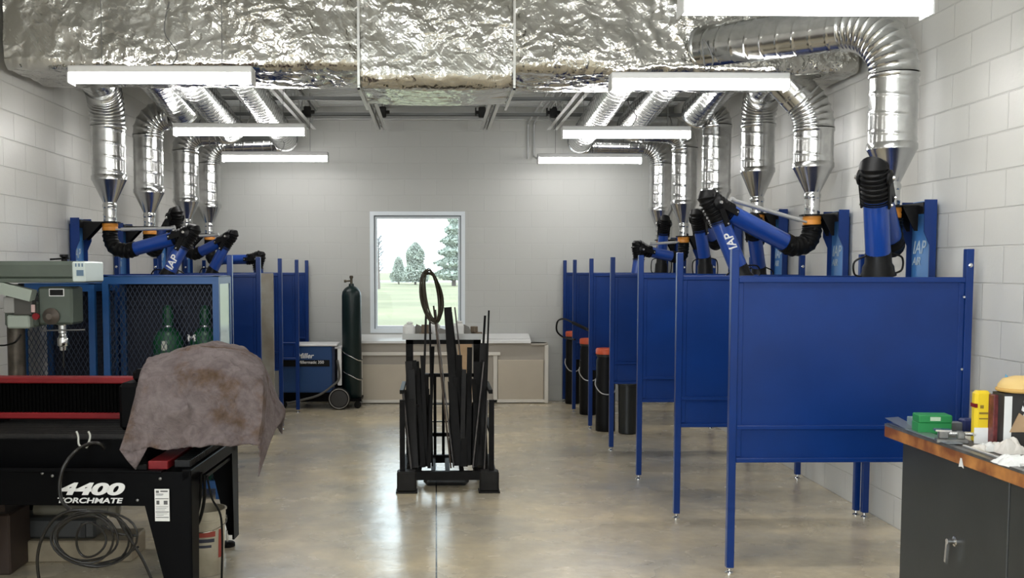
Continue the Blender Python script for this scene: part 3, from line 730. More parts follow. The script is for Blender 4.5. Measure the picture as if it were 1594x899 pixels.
fume_arm('R', BR[5], 2.06, P(1030, 392, 12.5), P(1034, 348, 12.2), P(1030, 402, 12.35), P(1029, 425, 12.35), 'farthest right fume arm, folded upright close to the back wall', gr, strut=False)
fume_arm('L', BL[0], 2.10, P(203, 389, 8.85), P(293, 365, 8.75), P(262, 425, 8.72), P(252, 445, 8.72), 'nearest left fume arm, its blue tube stretched right above the mesh cage', gl_, word=.84)
fume_arm('L', BL[1], 2.11, P(243, 386, 10.0), P(272, 338, 9.75), P(268, 420, 9.85), P(267, 440, 9.85), 'second left fume arm, its ribbed black joint raised high', gl_, strut=False)
fume_arm('L', BL[2], 2.12, P(307, 394, 11.55), P(357, 370, 11.45), P(331, 420, 11.45), P(325, 436, 11.45), 'third left fume arm, with a short tube and strut slanting up right', gl_)
fume_arm('L', BL[3], 2.13, P(340, 404, 12.7), P(401, 403, 12.65), P(403, 432, 12.65), P(403, 442, 12.65), 'farthest left fume arm, a level tube behind two booth posts', gl_, strut=False)

# ------------------------------------------------------------------ cages with gas cylinders
def cage(x0, x1, y0, y1, z1, label, side_panel=False):
    t = thing('wire_cage', label, 'cage', ((x0+x1)/2, y0, 0), 'blue mesh cages on the left')
    b = MB(); w_ = .045
    for x in (x0, x1-w_):
        for y in (y0, y1-w_): b.box((x, y, 0), (x+w_, y+w_, z1))
    for z in (.08, z1-.06):
        for y in (y0, y1-w_): b.box((x0+w_, y, z), (x1-w_, y+w_, z+.055))
        for x in (x0, x1-w_): b.box((x, y0+w_, z), (x+w_, y1-w_, z+.055))
    b.box((x0, y0, z1-.008), (x1, y1, z1)); b.box((x0, y0+w_, .08), (x1, y1, .09))
    bk_ = MB().box((x0+.004, y1-.01, .1), (x1-.004, y1-.004, z1-.02)); bk_.build('back_sheet', mat('inner_shade_navy', (.006, .009, .022), .6), t)  # near-black navy paints in the dark inside of the cage
    b.build('frame', mat('cage_blue', (.009, .065, .21), .38), t)
    def mesh_face(o, u, v, lu, lv, m_):
        b = MB(); p = .034; u, v, o = Vector(u), Vector(v), Vector(o); nrm = u.cross(v); n = int((lu*2+lv)/p)+2
        sl = 1.9
        for q in (1, -1):
            k = -int(lv/sl/p)-2
            while k*p < lu+lv/sl+.1:
                c0 = k*p; ts = []
                # line: a = c0 + q*t/sl , t in [0,lv]
                t0, t1 = 0.0, lv
                if q > 0: t0 = max(t0, (0-c0)*sl); t1 = min(t1, (lu-c0)*sl)
                else: t0 = max(t0, (c0-lu)*sl); t1 = min(t1, c0*sl)
                if t1-t0 > .02: b.bar(o+u*(c0+q*t0/sl)+v*t0+nrm*q*.0015, o+u*(c0+q*t1/sl)+v*t1+nrm*q*.0015, .0042, .0025, up=nrm)
                k += 1
        return b.build('wire_mesh', m_, t)
    MW = mat('wire_blue_grey', (.014, .022, .045), .45, .2)
    mesh_face((x0+w_, y0+.02, .13), (1, 0, 0), (0, 0, 1), x1-x0-2*w_, z1-.2, MW)
    if side_panel:
        b = MB().box((x1-.012, y0+w_, .13), (x1-.006, y1-w_, z1-.06)); b.build('side_sheet', mat('sheet_reflection_pale', (.52, .66, .66), .12), t)  # pale teal holds the bright window reflection on the cage side
    else:
        mesh_face((x1-.02, y0+w_, .13), (0, 1, 0), (0, 0, 1), y1-y0-2*w_, z1-.2, MW)
    return t
CXr = at(341, 500, Y=7.6).x; CXl = at(160, 500, Y=7.6).x
cage(CXl, CXr, 7.6, 8.06, 1.655, 'large blue mesh gas cage with two green cylinders behind the blanket', True)
cage(-3.06, CXl-.065, 7.62, 8.2, 1.60, 'smaller blue mesh cage against the wall behind the drill press')
for px, n in ((262, 'left green gas cylinder inside the mesh cage'), (320, 'right green gas cylinder inside the mesh cage, bearing a white mark')):
    c = at(px, 520, Y=7.82); t = thing('gas_cylinder', n, 'gas cylinder', (c.x, 7.82, .09), 'green cylinders in the cage')
    b = MB().lathe((c.x, 7.82, .092), [(.105, 0), (.115, .02), (.115, 1.06), (.108, 1.10), (.085, 1.14), (.05, 1.165), (.04, 1.18)], 26); b.build('body', TANKC, t)
    b = MB().lathe((c.x, 7.82, 1.272), [(.04, 0), (.042, .01), (.042, .10), (.035, .14), (.022, .16)], 18); b.build('cap', TANKC, t)
    b = MB().lathe((c.x, 7.82, 1.27), [(.044, 0), (.044, .012)], 18); b.build('collar', CHROME, t)
    if px > 300: text('M', .07, (c.x-.11, 7.70, 1.17), (PI/2, 0, 0), WHITE, 'lettering', t, bold=.002, sx=1.2)
    else:
        b = MB().box((c.x-.02, 7.695, 1.10), (c.x+.02, 7.704, 1.17)); b.build('tag', mat('pale_tag', (.6, .62, .55), .6), t)

# leaning board between the left booths
bl = at(405, 677, Z=0); br_ = at(428, 677, Z=0)
b = MB().box((bl.x, bl.y, 0), (br_.x, bl.y+.03, at(416, 425, Y=bl.y).z), bev=.004)
tag(b.build('leaning_board', mat('stained_grey_board', (.30, .29, .25), .7, scale=5, col2=(.20, .17, .13))), 'tall stained grey board standing on edge between left partitions', 'board')

# ------------------------------------------------------------------ welder on its cart, dark green cylinder
WY = 12.54
wx0, wx1 = at(436, 580, Y=WY).x, at(517, 580, Y=WY).x
zt = at(480, 536, Y=WY).z; zb = at(480, 611, Y=WY).z
t = thing('welding_machine', 'blue box welder with a pale top standing on a wheeled cart by the back wall', 'welder', ((wx0+wx1)/2, WY, 0))
b = MB().box((wx0, WY, zb), (wx1, WY+.42, zt-.02), bev=.012); bd = b.build('body', WBLUE, t)
b = MB().box((wx0-.005, WY-.008, zt-.02), (wx1+.06, WY+.43, zt+.005), bev=.006); b.build('top_cover', WHITE, t, 'pale top cover')
b = MB(); a, c = at(462, 560, Y=WY-.006), at(513, 570, Y=WY-.006); b.box((wx0+.02, WY-.006, c.z), (c.x, WY+.002, a.z)); b.build('name_strip', BLACK, bd)
text('Miller', .085, at(462, 557, Y=WY-.004), (PI/2, 0, 0), WHITE, 'lettering', bd, shear=.3, bold=.002)
text('Millermatic 350', .05, at(464, 565.5, Y=WY-.010), (PI/2, 0, 0), WHITE, 'lettering', bd, bold=.0008, sx=1.0)
b = MB().box((wx1, WY+.01, zb), (wx1+.03, WY+.40, zt-.03)); b.build('side_panel', mat('dark_navy', (.008, .015, .05), .4), t)
b = MB(); q = at(528, 540, Y=WY); q2 = at(528, 600, Y=WY)
b.box((q.x-.024, WY+.02, q2.z), (q.x+.024, WY+.06, q.z), bev=.006); b.box((q.x-.06, WY+.02, q.z-.02), (q.x+.024, WY+.35, q.z), bev=.005)
b.build('handle_post', WHITE, t, 'white upright post')
b = MB().box((wx0-.05, WY+.02, .09), (at(562, 600, Y=WY).x, WY+.42, .12)); b.box((wx0, WY+.02, .12), (wx1+.02, WY+.4, zb)); b.box((wx1+.03, WY+.35, .1), (wx1+.10, WY+.42, .7))
b.build('cart_frame', BLACKP, t)
wc = at(528, 617, Y=WY-.05); wr = .135
for yy in (WY-.05, WY+.47):
    b = MB().lathe((wc.x, yy-.02, wr), [(.09, .0), (wr-.01, -.002), (wr, .008), (wr, .035), (wr-.01, .042), (.09, .04)], 30, axis=(0, 1, 0)); wl = b.build('wheel', RUBBER, t)
    b = MB().lathe((wc.x, yy-.024, wr), [(.03, 0), (.112, .004), (.112, .014), (.02, .02)], 24, axis=(0, 1, 0)); b.build('hub', mat('dark_hub', (.03, .028, .028), .45), wl)
    b = MB().ring_tube([(wc.x+.118*math.cos(k*PI/18), yy-.023, wr+.118*math.sin(k*PI/18)) for k in range(37)], [.006]*37, 6); b.build('rim', mat('grey_rim', (.3, .29, .27), .4, .4), wl)
for x in (wx0+.03, at(556, 600, Y=WY).x):
    b = MB().lathe((x, WY+.06, .045), [(.03, -.012), (.045, -.008), (.045, .02), (.03, .024)], 16, axis=(0, 1, 0)); b.box((x-.02, WY+.04, .05), (x+.02, WY+.09, .10)); b.build('caster', RUBBER, t)
b = MB().tube([P(525, 560, WY-.03), P(528, 588, WY-.03), P(515, 602, WY-.06), P(495, 615, WY-.09), P(470, 622, WY-.10), P(448, 627, WY-.10)], .014, 8); b.build('cable', mat('cable_grey', (.10, .095, .085), .5), t)
cyx = at(548, 600, Y=WY+.20).x; cyY = WY+.20
ztop = at(548, 445, Y=cyY).z
t = thing('gas_cylinder', 'tall dark green gas cylinder chained beside the welder left of the window', 'gas cylinder', (cyx, cyY, .12))
b = MB().lathe((cyx, cyY, .121), [(.11, 0), (.12, .015), (.12, ztop-.121-.12), (.112, ztop-.121-.07), (.085, ztop-.121-.03), (.05, ztop-.121-.005), (.035, ztop-.121), (.03, ztop-.121+.03)], 32); b.build('body', TANKG, t)
vz = ztop+.03
b = MB().cyl((cyx, cyY, vz), (cyx, cyY, vz+.075), .016, n=12); b.cyl((cyx-.085, cyY, vz+.03), (cyx, cyY, vz+.035), .011, n=10); b.cyl((cyx-.09, cyY, vz+.03), (cyx-.06, cyY, vz+.031), .017, n=8)
b.lathe((cyx, cyY, vz+.065), [(.02, 0), (.024, .01), (.022, .03), (.012, .035)], 12); b.build('valve', mat('dark_brass', (.10, .085, .06), .4, .8), t)
for z_ in (at(548, 555, Y=WY).z, at(548, 585, Y=WY).z):
    b = MB().tube([(q.x, cyY-.05, z_+.10), (cyx-.08, cyY-.135, z_+.04), (cyx, cyY-.15, z_), (cyx+.09, cyY-.125, z_-.05), (cyx+.13, cyY+.02, z_-.06), (cyx+.05, cyY+.13, z_-.02)], .007, 6)
    b.build('chain', CHROME, t)

# ------------------------------------------------------------------ sill counter and boards below the window
def pbox(name, m, px0, py0, px1, py1, Y0, Y1, label, cat, bev=.006, group=None):
    a, c = at(px0, py0, Y=Y0), at(px1, py1, Y=Y0)
    return tag(MB().box((a.x, Y0, c.z), (c.x, Y1, a.z), bev=bev).build(name, m), label, cat, group)
CY0 = 13.03
cxl, cxr = at(553, 600, Y=CY0).x, at(853, 600, Y=CY0).x
zf, zr = at(700, 530, Y=CY0).z, .868
t = thing('window_counter', 'low beige cabinet counter with a sloping white top below the window', 'counter', ((cxl+cxr)/2, CY0, 0))
b = MB().prism([(cxl-.05, CY0-.03, zf-.03), (cxl-.05, CY0-.03, zf), (cxl-.05, YB-.005, zr), (cxl-.05, YB-.005, zr-.03)], (at(826, 527, Y=CY0).x-cxl+.05, 0, 0)); b.build('top', mat('counter_white', (.86, .86, .84), .35), t)
b = MB().box((cxl, CY0+.03, .03), (cxr, YB-.005, zf-.035)); b.box((cxl+.01, CY0+.05, 0), (cxr-.01, YB-.01, .03)); b.box((at(826, 527, Y=CY0).x, CY0-.01, zf-.06), (cxr-.02, YB-.01, zf-.035), bev=.004)
b.build('carcass', mat('beige_apron', (.42, .385, .33), .6), t)
def face(name, m, px0, py0, px1, py1, y0, y1, bev=.005):
    a, c = at(px0, py0, Y=y0), at(px1, py1, Y=y0); MB().box((a.x, y0, max(.004, c.z)), (c.x, y1, a.z), bev=bev).build(name, m, t)
face('front_panel', BEIGE, 564, 567, 700, 625, CY0+.005, CY0+.03); face('front_panel', BEIGE, 775, 560, 846, 626, CY0+.005, CY0+.03)
face('ledge', BEIGEP, 561, 548, 700, 553, CY0-.02, CY0+.03); face('ledge', BEIGEP, 752, 548, 779, 553, CY0-.02, CY0+.03)
face('stile', BEIGEP, 561, 553, 564.5, 626, CY0+.0, CY0+.03, .002); face('stile', BEIGEP, 768, 553, 774, 626, CY0, CY0+.03, .002); face('end_panel', BEIGEP, 848, 537, 853.5, 627, CY0-.01, YB-.01)
face('base_rail', BEIGEP, 561, 622, 850, 626, CY0, CY0+.03, .002)
zc = zf
pa = at(770, 520, Y=12.9); pb = at(826, 531, Y=12.75)
a1, c1 = at(748, 525, Y=13.1), at(824, 525, Y=13.1)
sl = (zr-zf)/(YB-.005-CY0+.03)
b = MB().prism([(a1.x, 13.06, zf+sl*.06+.003), (c1.x, 13.06, zf+sl*.06+.003), (c1.x, 13.25, zf+sl*.25+.003), (a1.x+.1, 13.25, zf+sl*.25+.003)], (0, 0, .010))  # thin white slab stands for window light falling on the counter
tag(b.build('sunlit_patch', WHITE), 'white sheet standing in for the sunlit patch on the counter right of the steel rack', 'sheet')
qa, qb = at(713, 534, Y=12.6), at(735, 570, Y=12.5)
tag(MB().prism([(qa.x, 12.50, .002), (qb.x, 12.50, .002), (qb.x, 12.66, qa.z), (qa.x, 12.66, qa.z)], (0, .006, 0)).build('cardboard_sheet', CARD), 'tan cardboard sheet seen through the top of the steel rack', 'cardboard')

# ------------------------------------------------------------------ steel rack and the stock in it
RY0, RY1 = 7.77, 8.55; RX0, RX1 = -.30, .478
t = thing('steel_rack', 'black steel stock rack on the floor in the middle aisle', 'rack', (.09, 8.1, 0))
for x in (RX0, RX1-.147):
    for y in (RY0, RY1-.12):
        b = MB().box((x, y, .012), (x+.147, y+.12, .165), bev=.01); b.box((x-.008, y-.008, 0), (x+.155, y+.128, .014), bev=.003)
        b.build('foot', mat('worn_black_steel', (.016, .015, .014), .5, .0, spec=.15, var=.4), t)
b = MB()
b.box((RX0+.147, RY0+.01, .10), (RX1-.147, RY0+.06, .165)); b.box((RX0+.147, RY1-.07, .10), (RX1-.147, RY1-.02, .165))
for x in (RX0+.02, RX1-.07): b.box((x, RY0+.12, .10), (x+.05, RY1-.12, .165))
for k in range(5):
    x = RX0+.15+k*.11; b.box((x, RY0+.06, .12), (x+.035, RY1-.07, .15))
b.build('base_frame', BLACKM, t)
for px in (622, 761):
    a = at(px, 622, Y=RY0+.08); b = MB(); b.box((a.x, RY0+.06, .165), (a.x+.04, RY0+.10, a.z))
    for zz in (.45, .75): b.box((a.x, RY0+.10, zz), (a.x+.03, RY1-.06, zz+.03))
    b.build('side_post', BLACKM, t)
b = MB(); xb0, xb1 = at(632, 530, Y=RY1).x, at(748, 530, Y=RY1).x; zt_ = at(690, 528, Y=RY1).z
for x in (xb0, xb1-.06): b.box((x, RY1-.05, .165), (x+.06, RY1-.01, zt_))
b.box((xb0, RY1-.05, zt_-.035), (xb1, RY1-.01, zt_))
for py in (580, 627, 654, 672): z_ = at(690, py, Y=RY1).z; b.box((xb0, RY1-.045, z_-.03 if py in (580, 672) else z_-.008), (xb1, RY1-.02, z_))
for px in (677, 690, 701): x = at(px, 600, Y=RY1).x; b.box((x-.012, RY1-.045, .165), (x+.012, RY1-.02, zt_-.3))
b.build('back_frame', BLACKM, t)
b = MB().box((xb0-.03, RY1-.04, zt_+.001), (xb1+.02, RY1+.34, zt_+.012)); b.box((xb0-.03, RY1-.04, zt_+.012), (xb1+.02, RY1-.03, zt_+.05)); b.box((xb0-.03, RY1+.33, zt_+.012), (xb1+.02, RY1+.34, zt_+.05))
for x in (xb0, xb1-.05): b.box((x, RY1+.28, .0), (x+.04, RY1+.32, zt_))
b.build('tray', mat('tray_pale', (.50, .51, .50), .5, bump=.2), t, 'pale tray across the top of the rack')
# odds and ends in the tray
rnd = random.Random(5)
for k in range(9):
    x = xb0+.02+(xb1-xb0-.06)*k/8.0; y_ = RY1+.08+.16*rnd.random(); z_ = zt_+.0125
    m_ = (WHITEP, mat('scrap_grey', (.25, .24, .22), .5, .5), mat('scrap_brown', (.16, .12, .08), .6))[k % 3]
    b = MB(); h_ = .06+.06*rnd.random()
    R_ = Matrix.Translation((x, y_, z_)) @ Matrix.Rotation(rnd.uniform(-.6, .6), 4, 'Z')
    if k % 3 == 0: b.box((-.045, -.05, 0), (.045, .05, h_), M=R_, bev=.02); b.box((-.02, -.03, h_), (.03, .02, h_+.02), M=R_, bev=.01)
    elif k % 3 == 1: b.prism([R_ @ Vector(v) for v in ((-.07, -.02, 0), (.06, -.02, 0), (.03, -.02, h_*.8), (-.02, -.02, h_))], (0, .04, 0))
    else: b.cyl(R_ @ Vector((-.05, 0, .02)), R_ @ Vector((.06, .01, .02)), .02, n=12); b.box((-.03, -.03, .035), (.02, .02, h_+.02), M=R_, bev=.005)
    tag(b.build('metal_scrap' if k % 3 else 'crumpled_paper', m_), ('crumpled white scrap lying in the tray on the rack top', 'pointed grey metal offcut lying in the tray on the rack top', 'brown metal offcut with a rod lying in the tray on the rack top')[k % 3], 'scrap', ('white scraps in the rack tray', 'grey offcuts in the rack tray', 'brown offcuts in the rack tray')[k % 3])
# stock
STEELS = [BLACKM, mat('dark_mill_steel', (.007, .006, .006), .42, .0, spec=.2, var=.3, scale=12), mat('brown_steel', (.06, .042, .03), .5, .4, var=.4, scale=20), mat('grey_steel_edge', (.12, .11, .105), .4, .6, var=.3, scale=20)]
def stock(tx, ty, bx, by, Yt, Yb, wd, kind, mi, label, group=None):
    a = at(bx, by, Y=Yb); a.z = max(a.z, .168) if True else a.z
    a = Vector((a.x, Yb, .169)); c = at(tx, ty, Y=Yt); b = MB(); nm = {'flat': 'flat_bar', 'tube': 'steel_tube', 'angle': 'angle_iron', 'rod': 'steel_rod'}[kind]
    if kind == 'flat': b.bar(a, c, wd, .009)
    elif kind == 'rod': b.cyl(a, c, wd/2, n=8)
    elif kind == 'tube':
        d = (c-a).normalized(); b.bar(a, c, wd, wd); b.bar(c-d*.002, c+d*.001, wd*.8, wd*.8)
    else:
        b.bar(a, c, wd, .006); u = (c-a).normalized().cross(Vector((0, 1, 0))).normalized()
        b.bar(a+u*wd*.5+Vector((0, wd*.5, 0)), c+u*wd*.5+Vector((0, wd*.5, 0)), .006, wd)
    tag(b.build(nm, STEELS[mi]), label, 'steel stock', group)
U = [
 (697, 478, 713, 735, 8.35, 8.0, .062, 'flat', 0, 'widest tall flat bar with a jagged top, in the middle of the rack'),
 (701, 486, 728, 735, 8.42, 8.06, .03, 'tube', 0, 'square tube leaning just behind the widest flat bar'),
 (708, 478, 735, 735, 8.45, 8.1, .012, 'rod', 3, 'thin rod rising right of the widest flat bar'),
 (663.5, 477, 656, 735, 8.42, 7.95, .018, 'flat', 1, 'tall thin bar left of the wire coil'),
 (669, 486, 673, 735, 8.4, 7.98, .016, 'rod', 0, 'tall thin dark rod just below the wire coil'),
 (675, 476, 702, 735, 8.38, 7.9, .014, 'rod', 2, 'long slanting brown rod crossing the gap in the rack'),
 (678, 482, 706, 735, 8.36, 7.93, .012, 'rod', 3, 'long slanting grey rod beside the brown one'),
 (755, 491, 741, 735, 8.40, 7.93, .018, 'flat', 0, 'shorter of the two tall bars at the right of the rack'),
 (761, 483, 752, 735, 8.36, 7.9, .014, 'flat', 0, 'tallest narrow bar at the far right of the rack'),
 (754, 534, 748, 735, 8.3, 8.0, .07, 'flat', 1, 'broad dark plate standing below the two tall right bars'),
 (636, 562, 646, 735, 8.2, 7.92, .055, 'flat', 1, 'broad plate with a slanted top at the left of the rack'),
 (649, 563, 659, 735, 8.25, 7.95, .035, 'tube', 0, 'square tube second from the left of the rack'),
 (657.5, 553, 664, 735, 8.2, 7.97, .028, 'angle', 0, 'angle iron left of the gap in the rack'),
 (674, 539, 668, 735, 8.35, 7.9, .026, 'flat', 0, 'flat bar directly below the wire coil'),
 (731, 541, 729, 735, 8.3, 8.02, .04, 'tube', 0, 'square tube with a stepped top at the right of the rack'),
 (744, 563, 741, 735, 8.25, 7.97, .06, 'flat', 0, 'broad dark flat bar in the right half of the rack'),
 (753, 563, 736, 735, 8.2, 7.9, .012, 'rod', 3, 'pale grey thin rod slanting in front of the right bars'),
 (759, 622, 754, 738, 8.0, 7.86, .012, 'rod', 3, 'short pale rod at the front right of the rack'),
 (627, 605, 640, 738, 8.0, 7.86, .014, 'rod', 3, 'short grey rod at the front left of the rack'),
]
for u in U: stock(*u)
rnd = random.Random(21)
for k in range(36):
    left = k < 18
    bx = rnd.uniform(636, 672) if left else rnd.uniform(706, 756)
    tx = bx+(rnd.uniform(-12, 2) if left else rnd.uniform(-8, 9)); ty = rnd.uniform(560, 650) if left else rnd.uniform(545, 640)
    stock(tx, ty, bx, 735, rnd.uniform(8.1, 8.4), rnd.uniform(7.95, 8.25), rnd.uniform(.026, .055), rnd.choice(('flat', 'tube', 'angle')), rnd.choice((0, 0, 1)),
          'dark short bar packed in the '+('left' if left else 'right')+' half of the steel rack', 'short bars in the '+('left' if left else 'right')+' half of the rack')
# coil of wire hung on the rods
b = MB()
for k in range(15):
    ph = k*.9; rx, ry = 9.0+k*.62, 39+3*math.sin(k*1.7); pts = []
    for j in range(33):
        a = 2*PI*j/32; dx = rx*math.cos(a)+1.2*math.sin(ph); dy = -ry*math.sin(a)
        pts.append(P(672+dx+dy*.14, 459+dy+k*.25, 8.30+.02*math.cos(a*2+ph)+.004*k))
    b.ring_tube(pts, [.0048]*33, 6, caps=False)
tag(b.build('wire_coil', mat('wire_brown', (.045, .036, .022), .45, .5)), 'tall oval coil of brown wire hung above the rack, before the window', 'wire coil')
b = MB(); b.box((RX0+.20, RY0+.25, .002), (RX1-.22, RY0+.45, .085), bev=.03)
tag(b.build('black_bag', mat('black_film', (.01, .012, .018), .15, bump=.6, bscale=25)), 'shiny black plastic bag on the floor under the steel rack', 'bag')

# ------------------------------------------------------------------ canisters with orange lids, black bin
def canister(pxl, pyt, pyb, Yc, d, label):
    g0 = at(pxl, pyb, Z=0); Yc = Yc; a = at(pxl, pyb, Y=Yc); x = a.x+d/2; h = at(pxl, pyt, Y=Yc).z
    t = thing('electrode_canister', label, 'canister', (x, Yc, 0), 'black canisters with orange lids')
    b = MB().lathe((x, Yc, 0), [(d/2*.96, 0), (d/2, .01), (d/2, .10), (d/2*.985, .105), (d/2*.985, h-.13), (d/2*.9, h-.11), (d/2*.9, h-.075)], 26); b.build('body', RUBBER, t)
    b = MB().lathe((x, Yc, h-.09), [(d/2*.98, 0), (d/2, .005), (d/2, .05), (d/2*.9, .056)], 26); b.build('band', mat('canister_dark', (.02, .02, .02), .35), t)
    b = MB().lathe((x, Yc, h-.035), [(d/2*1.02, -.03), (d/2*1.04, -.028), (d/2*1.04, .02), (d/2*.95, .032), (.05, .036)], 26); b.build('lid', mat('orange_lid', (.60, .09, .03), .45), t)
    b = MB().tube([(x-d/2*1.02, Yc, h*.62), (x-d/2*1.1, Yc-.04, h*.55), (x-d*.3, Yc-d*.6, h*.47), (x+d*.2, Yc-d*.62, h*.46), (x+d/2, Yc-.05, h*.52), (x+d/2*1.02, Yc, h*.62)], .006, 6)
    b.build('bail_handle', SILVER, t)
    return x, h
canister(927, 541, 671, 10.80, .205, 'nearest black canister with an orange lid, before the fifth right partition')
canister(902, 526, 643, 12.05, .205, 'middle black canister with an orange lid, before the sixth right partition')
canister(880, 515, 622, 13.02, .18, 'farthest black canister with an orange lid, by the back wall')
c0 = at(977, 672, Z=0)
t = thing('waste_bin', 'plain black round bin on the floor inside the right booths', 'bin', (2.02, 10.62, 0))
xb = at(977, 640, Y=10.62).x; hb = at(977, 596, Y=10.62).z
b = MB().lathe((xb, 10.62, 0), [(.08, 0), (.092, .01), (.10, hb-.02), (.106, hb-.018), (.106, hb), (.098, hb), (.085, .03), (.02, .02)], 28); b.build('body', mat('bin_black', (.012, .014, .013), .4), t)
b = MB().ring_tube([(xb+.104*math.cos(k*PI/16), 10.62+.104*math.sin(k*PI/16), hb) for k in range(33)], [.004]*33, 6); b.build('rim', mat('bin_rim', (.06, .07, .06), .4), t)
b = MB().tube([P(895, 528, 12.1), P(878, 525, 12.9), P(867, 515, 12.95), P(868, 500, 12.95), P(878, 496, 12.6), P(892, 502, 12.2)], .011, 8)
b.tube([P(892, 502, 12.2), P(905, 508, 12.0), P(915, 513, 11.9)], .02, 8); b.tube([P(914, 513, 11.9), P(925, 519, 11.5), P(943, 529, 11.02)], .013, 8); b.lathe(P(944, 529, 11.02), [(.02, -.02), (.03, 0), (.02, .02)], 12)
tag(b.build('torch_cable', RUBBER), 'black torch cable looped over the right booth posts by the canisters', 'cable')

# ------------------------------------------------------------------ drill press
DY = 6.95
t = thing('drill_press', 'grey-green drill press standing behind the cutting table by the left wall', 'drill press', (at(26, 560, Y=DY).x, DY, 0))
cx_ = at(26.5, 560, Y=DY).x; zh = at(26, 512, Y=DY).z
b = MB().cyl((cx_, DY, .06), (cx_, DY, zh+.3), .058, n=28); b.build('column', mat('worn_column', (.10, .085, .07), .35, .6, var=.5, scale=10), t)
b = MB().box((cx_-.12, DY-.16, 0), (cx_+.42, DY+.16, .05), bev=.012); b.lathe((cx_, DY, .05), [(.085, 0), (.085, .1), (.065, .12)], 24); b.build('base', GREENM, t)
b = MB().box((cx_+.10, DY-.15, .80), (cx_+.45, DY+.15, .84), bev=.008); b.box((cx_-.07, DY-.07, .74), (cx_+.14, DY+.07, .84), bev=.01); b.build('work_table', mat('table_red_edge', (.10, .10, .095), .4, .3), t)
x2 = at(133, 420, Y=DY-.17).x; ztp, zbt = at(60, 406, Y=DY-.17).z, at(60, 436, Y=DY-.17).z
b = MB().box((cx_-.36, DY-.17, zbt), (x2-.0, DY+.17, ztp), bev=.025); b.box((cx_-.36, DY-.18, zbt-.015), (x2+.0, DY+.18, zbt+.012), bev=.004); cv = b.build('belt_cover', GREENM, t)
b = MB().box((x2-.083, DY-.185, zbt-.012), (x2+.004, DY+.185, ztp-.004), bev=.008); b.build('front_plate', mat('plate_pale', (.62, .70, .68), .4), cv, 'pale front plate')
b = MB(); a, c = at(119, 420, Y=DY-.187), at(130, 429, Y=DY-.187); b.box((a.x, DY-.189, c.z), (c.x, DY-.18, a.z))
for k in range(3): q = at(117+k*5, 412, Y=DY-.187); b.box((q.x, DY-.189, q.z-.012), (q.x+.008, DY-.18, q.z+.01))
b.build('label_print', mat('label_blue', (.12, .2, .3), .5), cv)
b = MB().lathe((at(100, 398, Y=DY).x, DY, ztp), [(.02, 0), (.02, .015), (.012, .02), (.03, .03), (.03, .045)], 12); b.bar((at(78, 404, Y=DY).x, DY, ztp+.012), (at(108, 400, Y=DY).x, DY, ztp+.02), .012, .012); b.build('cover_knob', BLACK, t)
def pb(name, m, p0, p1, y0, y1, par, bev=.01, label=None):
    a, c = at(*p0, Y=y0), at(*p1, Y=y0); return MB().box((a.x, y0, c.z), (c.x, y1, a.z), bev=bev).build(name, m, par, label)
hd = pb('head', GREENM, (58, 446), (113, 505), DY-.11, DY+.11, t, .015)
pb('head_neck', GREENM, (6, 470), (60, 508), DY-.085, DY+.085, t, .012)
pb('side_box', mat('dark_switch_box', (.07, .068, .062), .5), (20, 462), (50, 490), DY-.16, DY-.08, t, .006)
pb('side_plate', mat('grey_label', (.30, .30, .29), .5), (5, 462), (22, 487), DY-.165, DY-.08, t, .004)
pb('lower_housing', GREENL, (10, 490), (46, 511), DY-.15, DY+.1, t, .01)
b = MB(); q0, q1 = P(4, 448, DY-.15), P(52, 460, DY-.15); b.bar(q0, q1, .075, .09); b.build('motor_guard', GREENL, t)
a, c = at(76, 449, Y=DY-.112), at(100, 461, Y=DY-.112)
o_ = MB().box((a.x, DY-.113, c.z), (c.x, DY-.105, a.z)).build('name_plate', WHITE, hd)
MB().box((a.x+.006, DY-.1145, c.z+.006), (c.x-.006, DY-.112, a.z-.006)).build('plate_field', BLACK, o_)
b = MB(); q = P(80, 492, DY-.12); b.lathe(q, [(.055, 0), (.055, .01), (.045, .02), (.03, .03), (.02, .045)], 24, axis=(0, -1, 0)); b.build('depth_dial', mat('dial_brown', (.12, .10, .085), .4, .4), t)
b = MB(); q = P(57, 492, DY-.17); b.lathe(q, [(.022, 0), (.022, .02)], 14, axis=(0, -1, 0)); b.build('stop_button', RED, t)
pb('switch', mat('switch_pale', (.55, .4, .38), .5), (48, 474), (54, 486), DY-.175, DY-.16, t, .002)
sx_ = at(98, 520, Y=DY).x; zs = at(98, 506, Y=DY).z
b = MB().lathe((sx_, DY, at(98, 518, Y=DY).z), [(.028, 0), (.028, zs-at(98, 518, Y=DY).z), (.05, zs-at(98, 518, Y=DY).z+.01)], 18); b.build('quill', CHROME, t)
z1_, z2_ = at(98, 519, Y=DY).z, at(98, 546, Y=DY).z
b = MB().lathe((sx_, DY, z2_), [(.012, 0), (.022, .006), (.024, .03), (.033, .035), (.036, .04), (.036, .085), (.028, .095), (.022, z1_-z2_)], 20); b.build('chuck', CHROME, t)
b = MB().cyl((sx_, DY, z2_-.11), (sx_, DY, z2_+.01), .006, n=8); b.build('drill_bit', DARK, t)
b = MB(); 
q0, q1 = P(66, 514, DY-.05), P(132, 513, DY-.05); b.cyl(q0, q1, .005, n=6); b.build('feed_rod', mat('rod_grey', (.25, .25, .25), .4, .5), t)
b = MB().tube([P(-10, 537, DY-.2), P(8, 537, DY-.2), P(24, 532, DY-.12), P(33, 520, DY-.1)], .006, 6); b.build('power_cord', RUBBER, t)

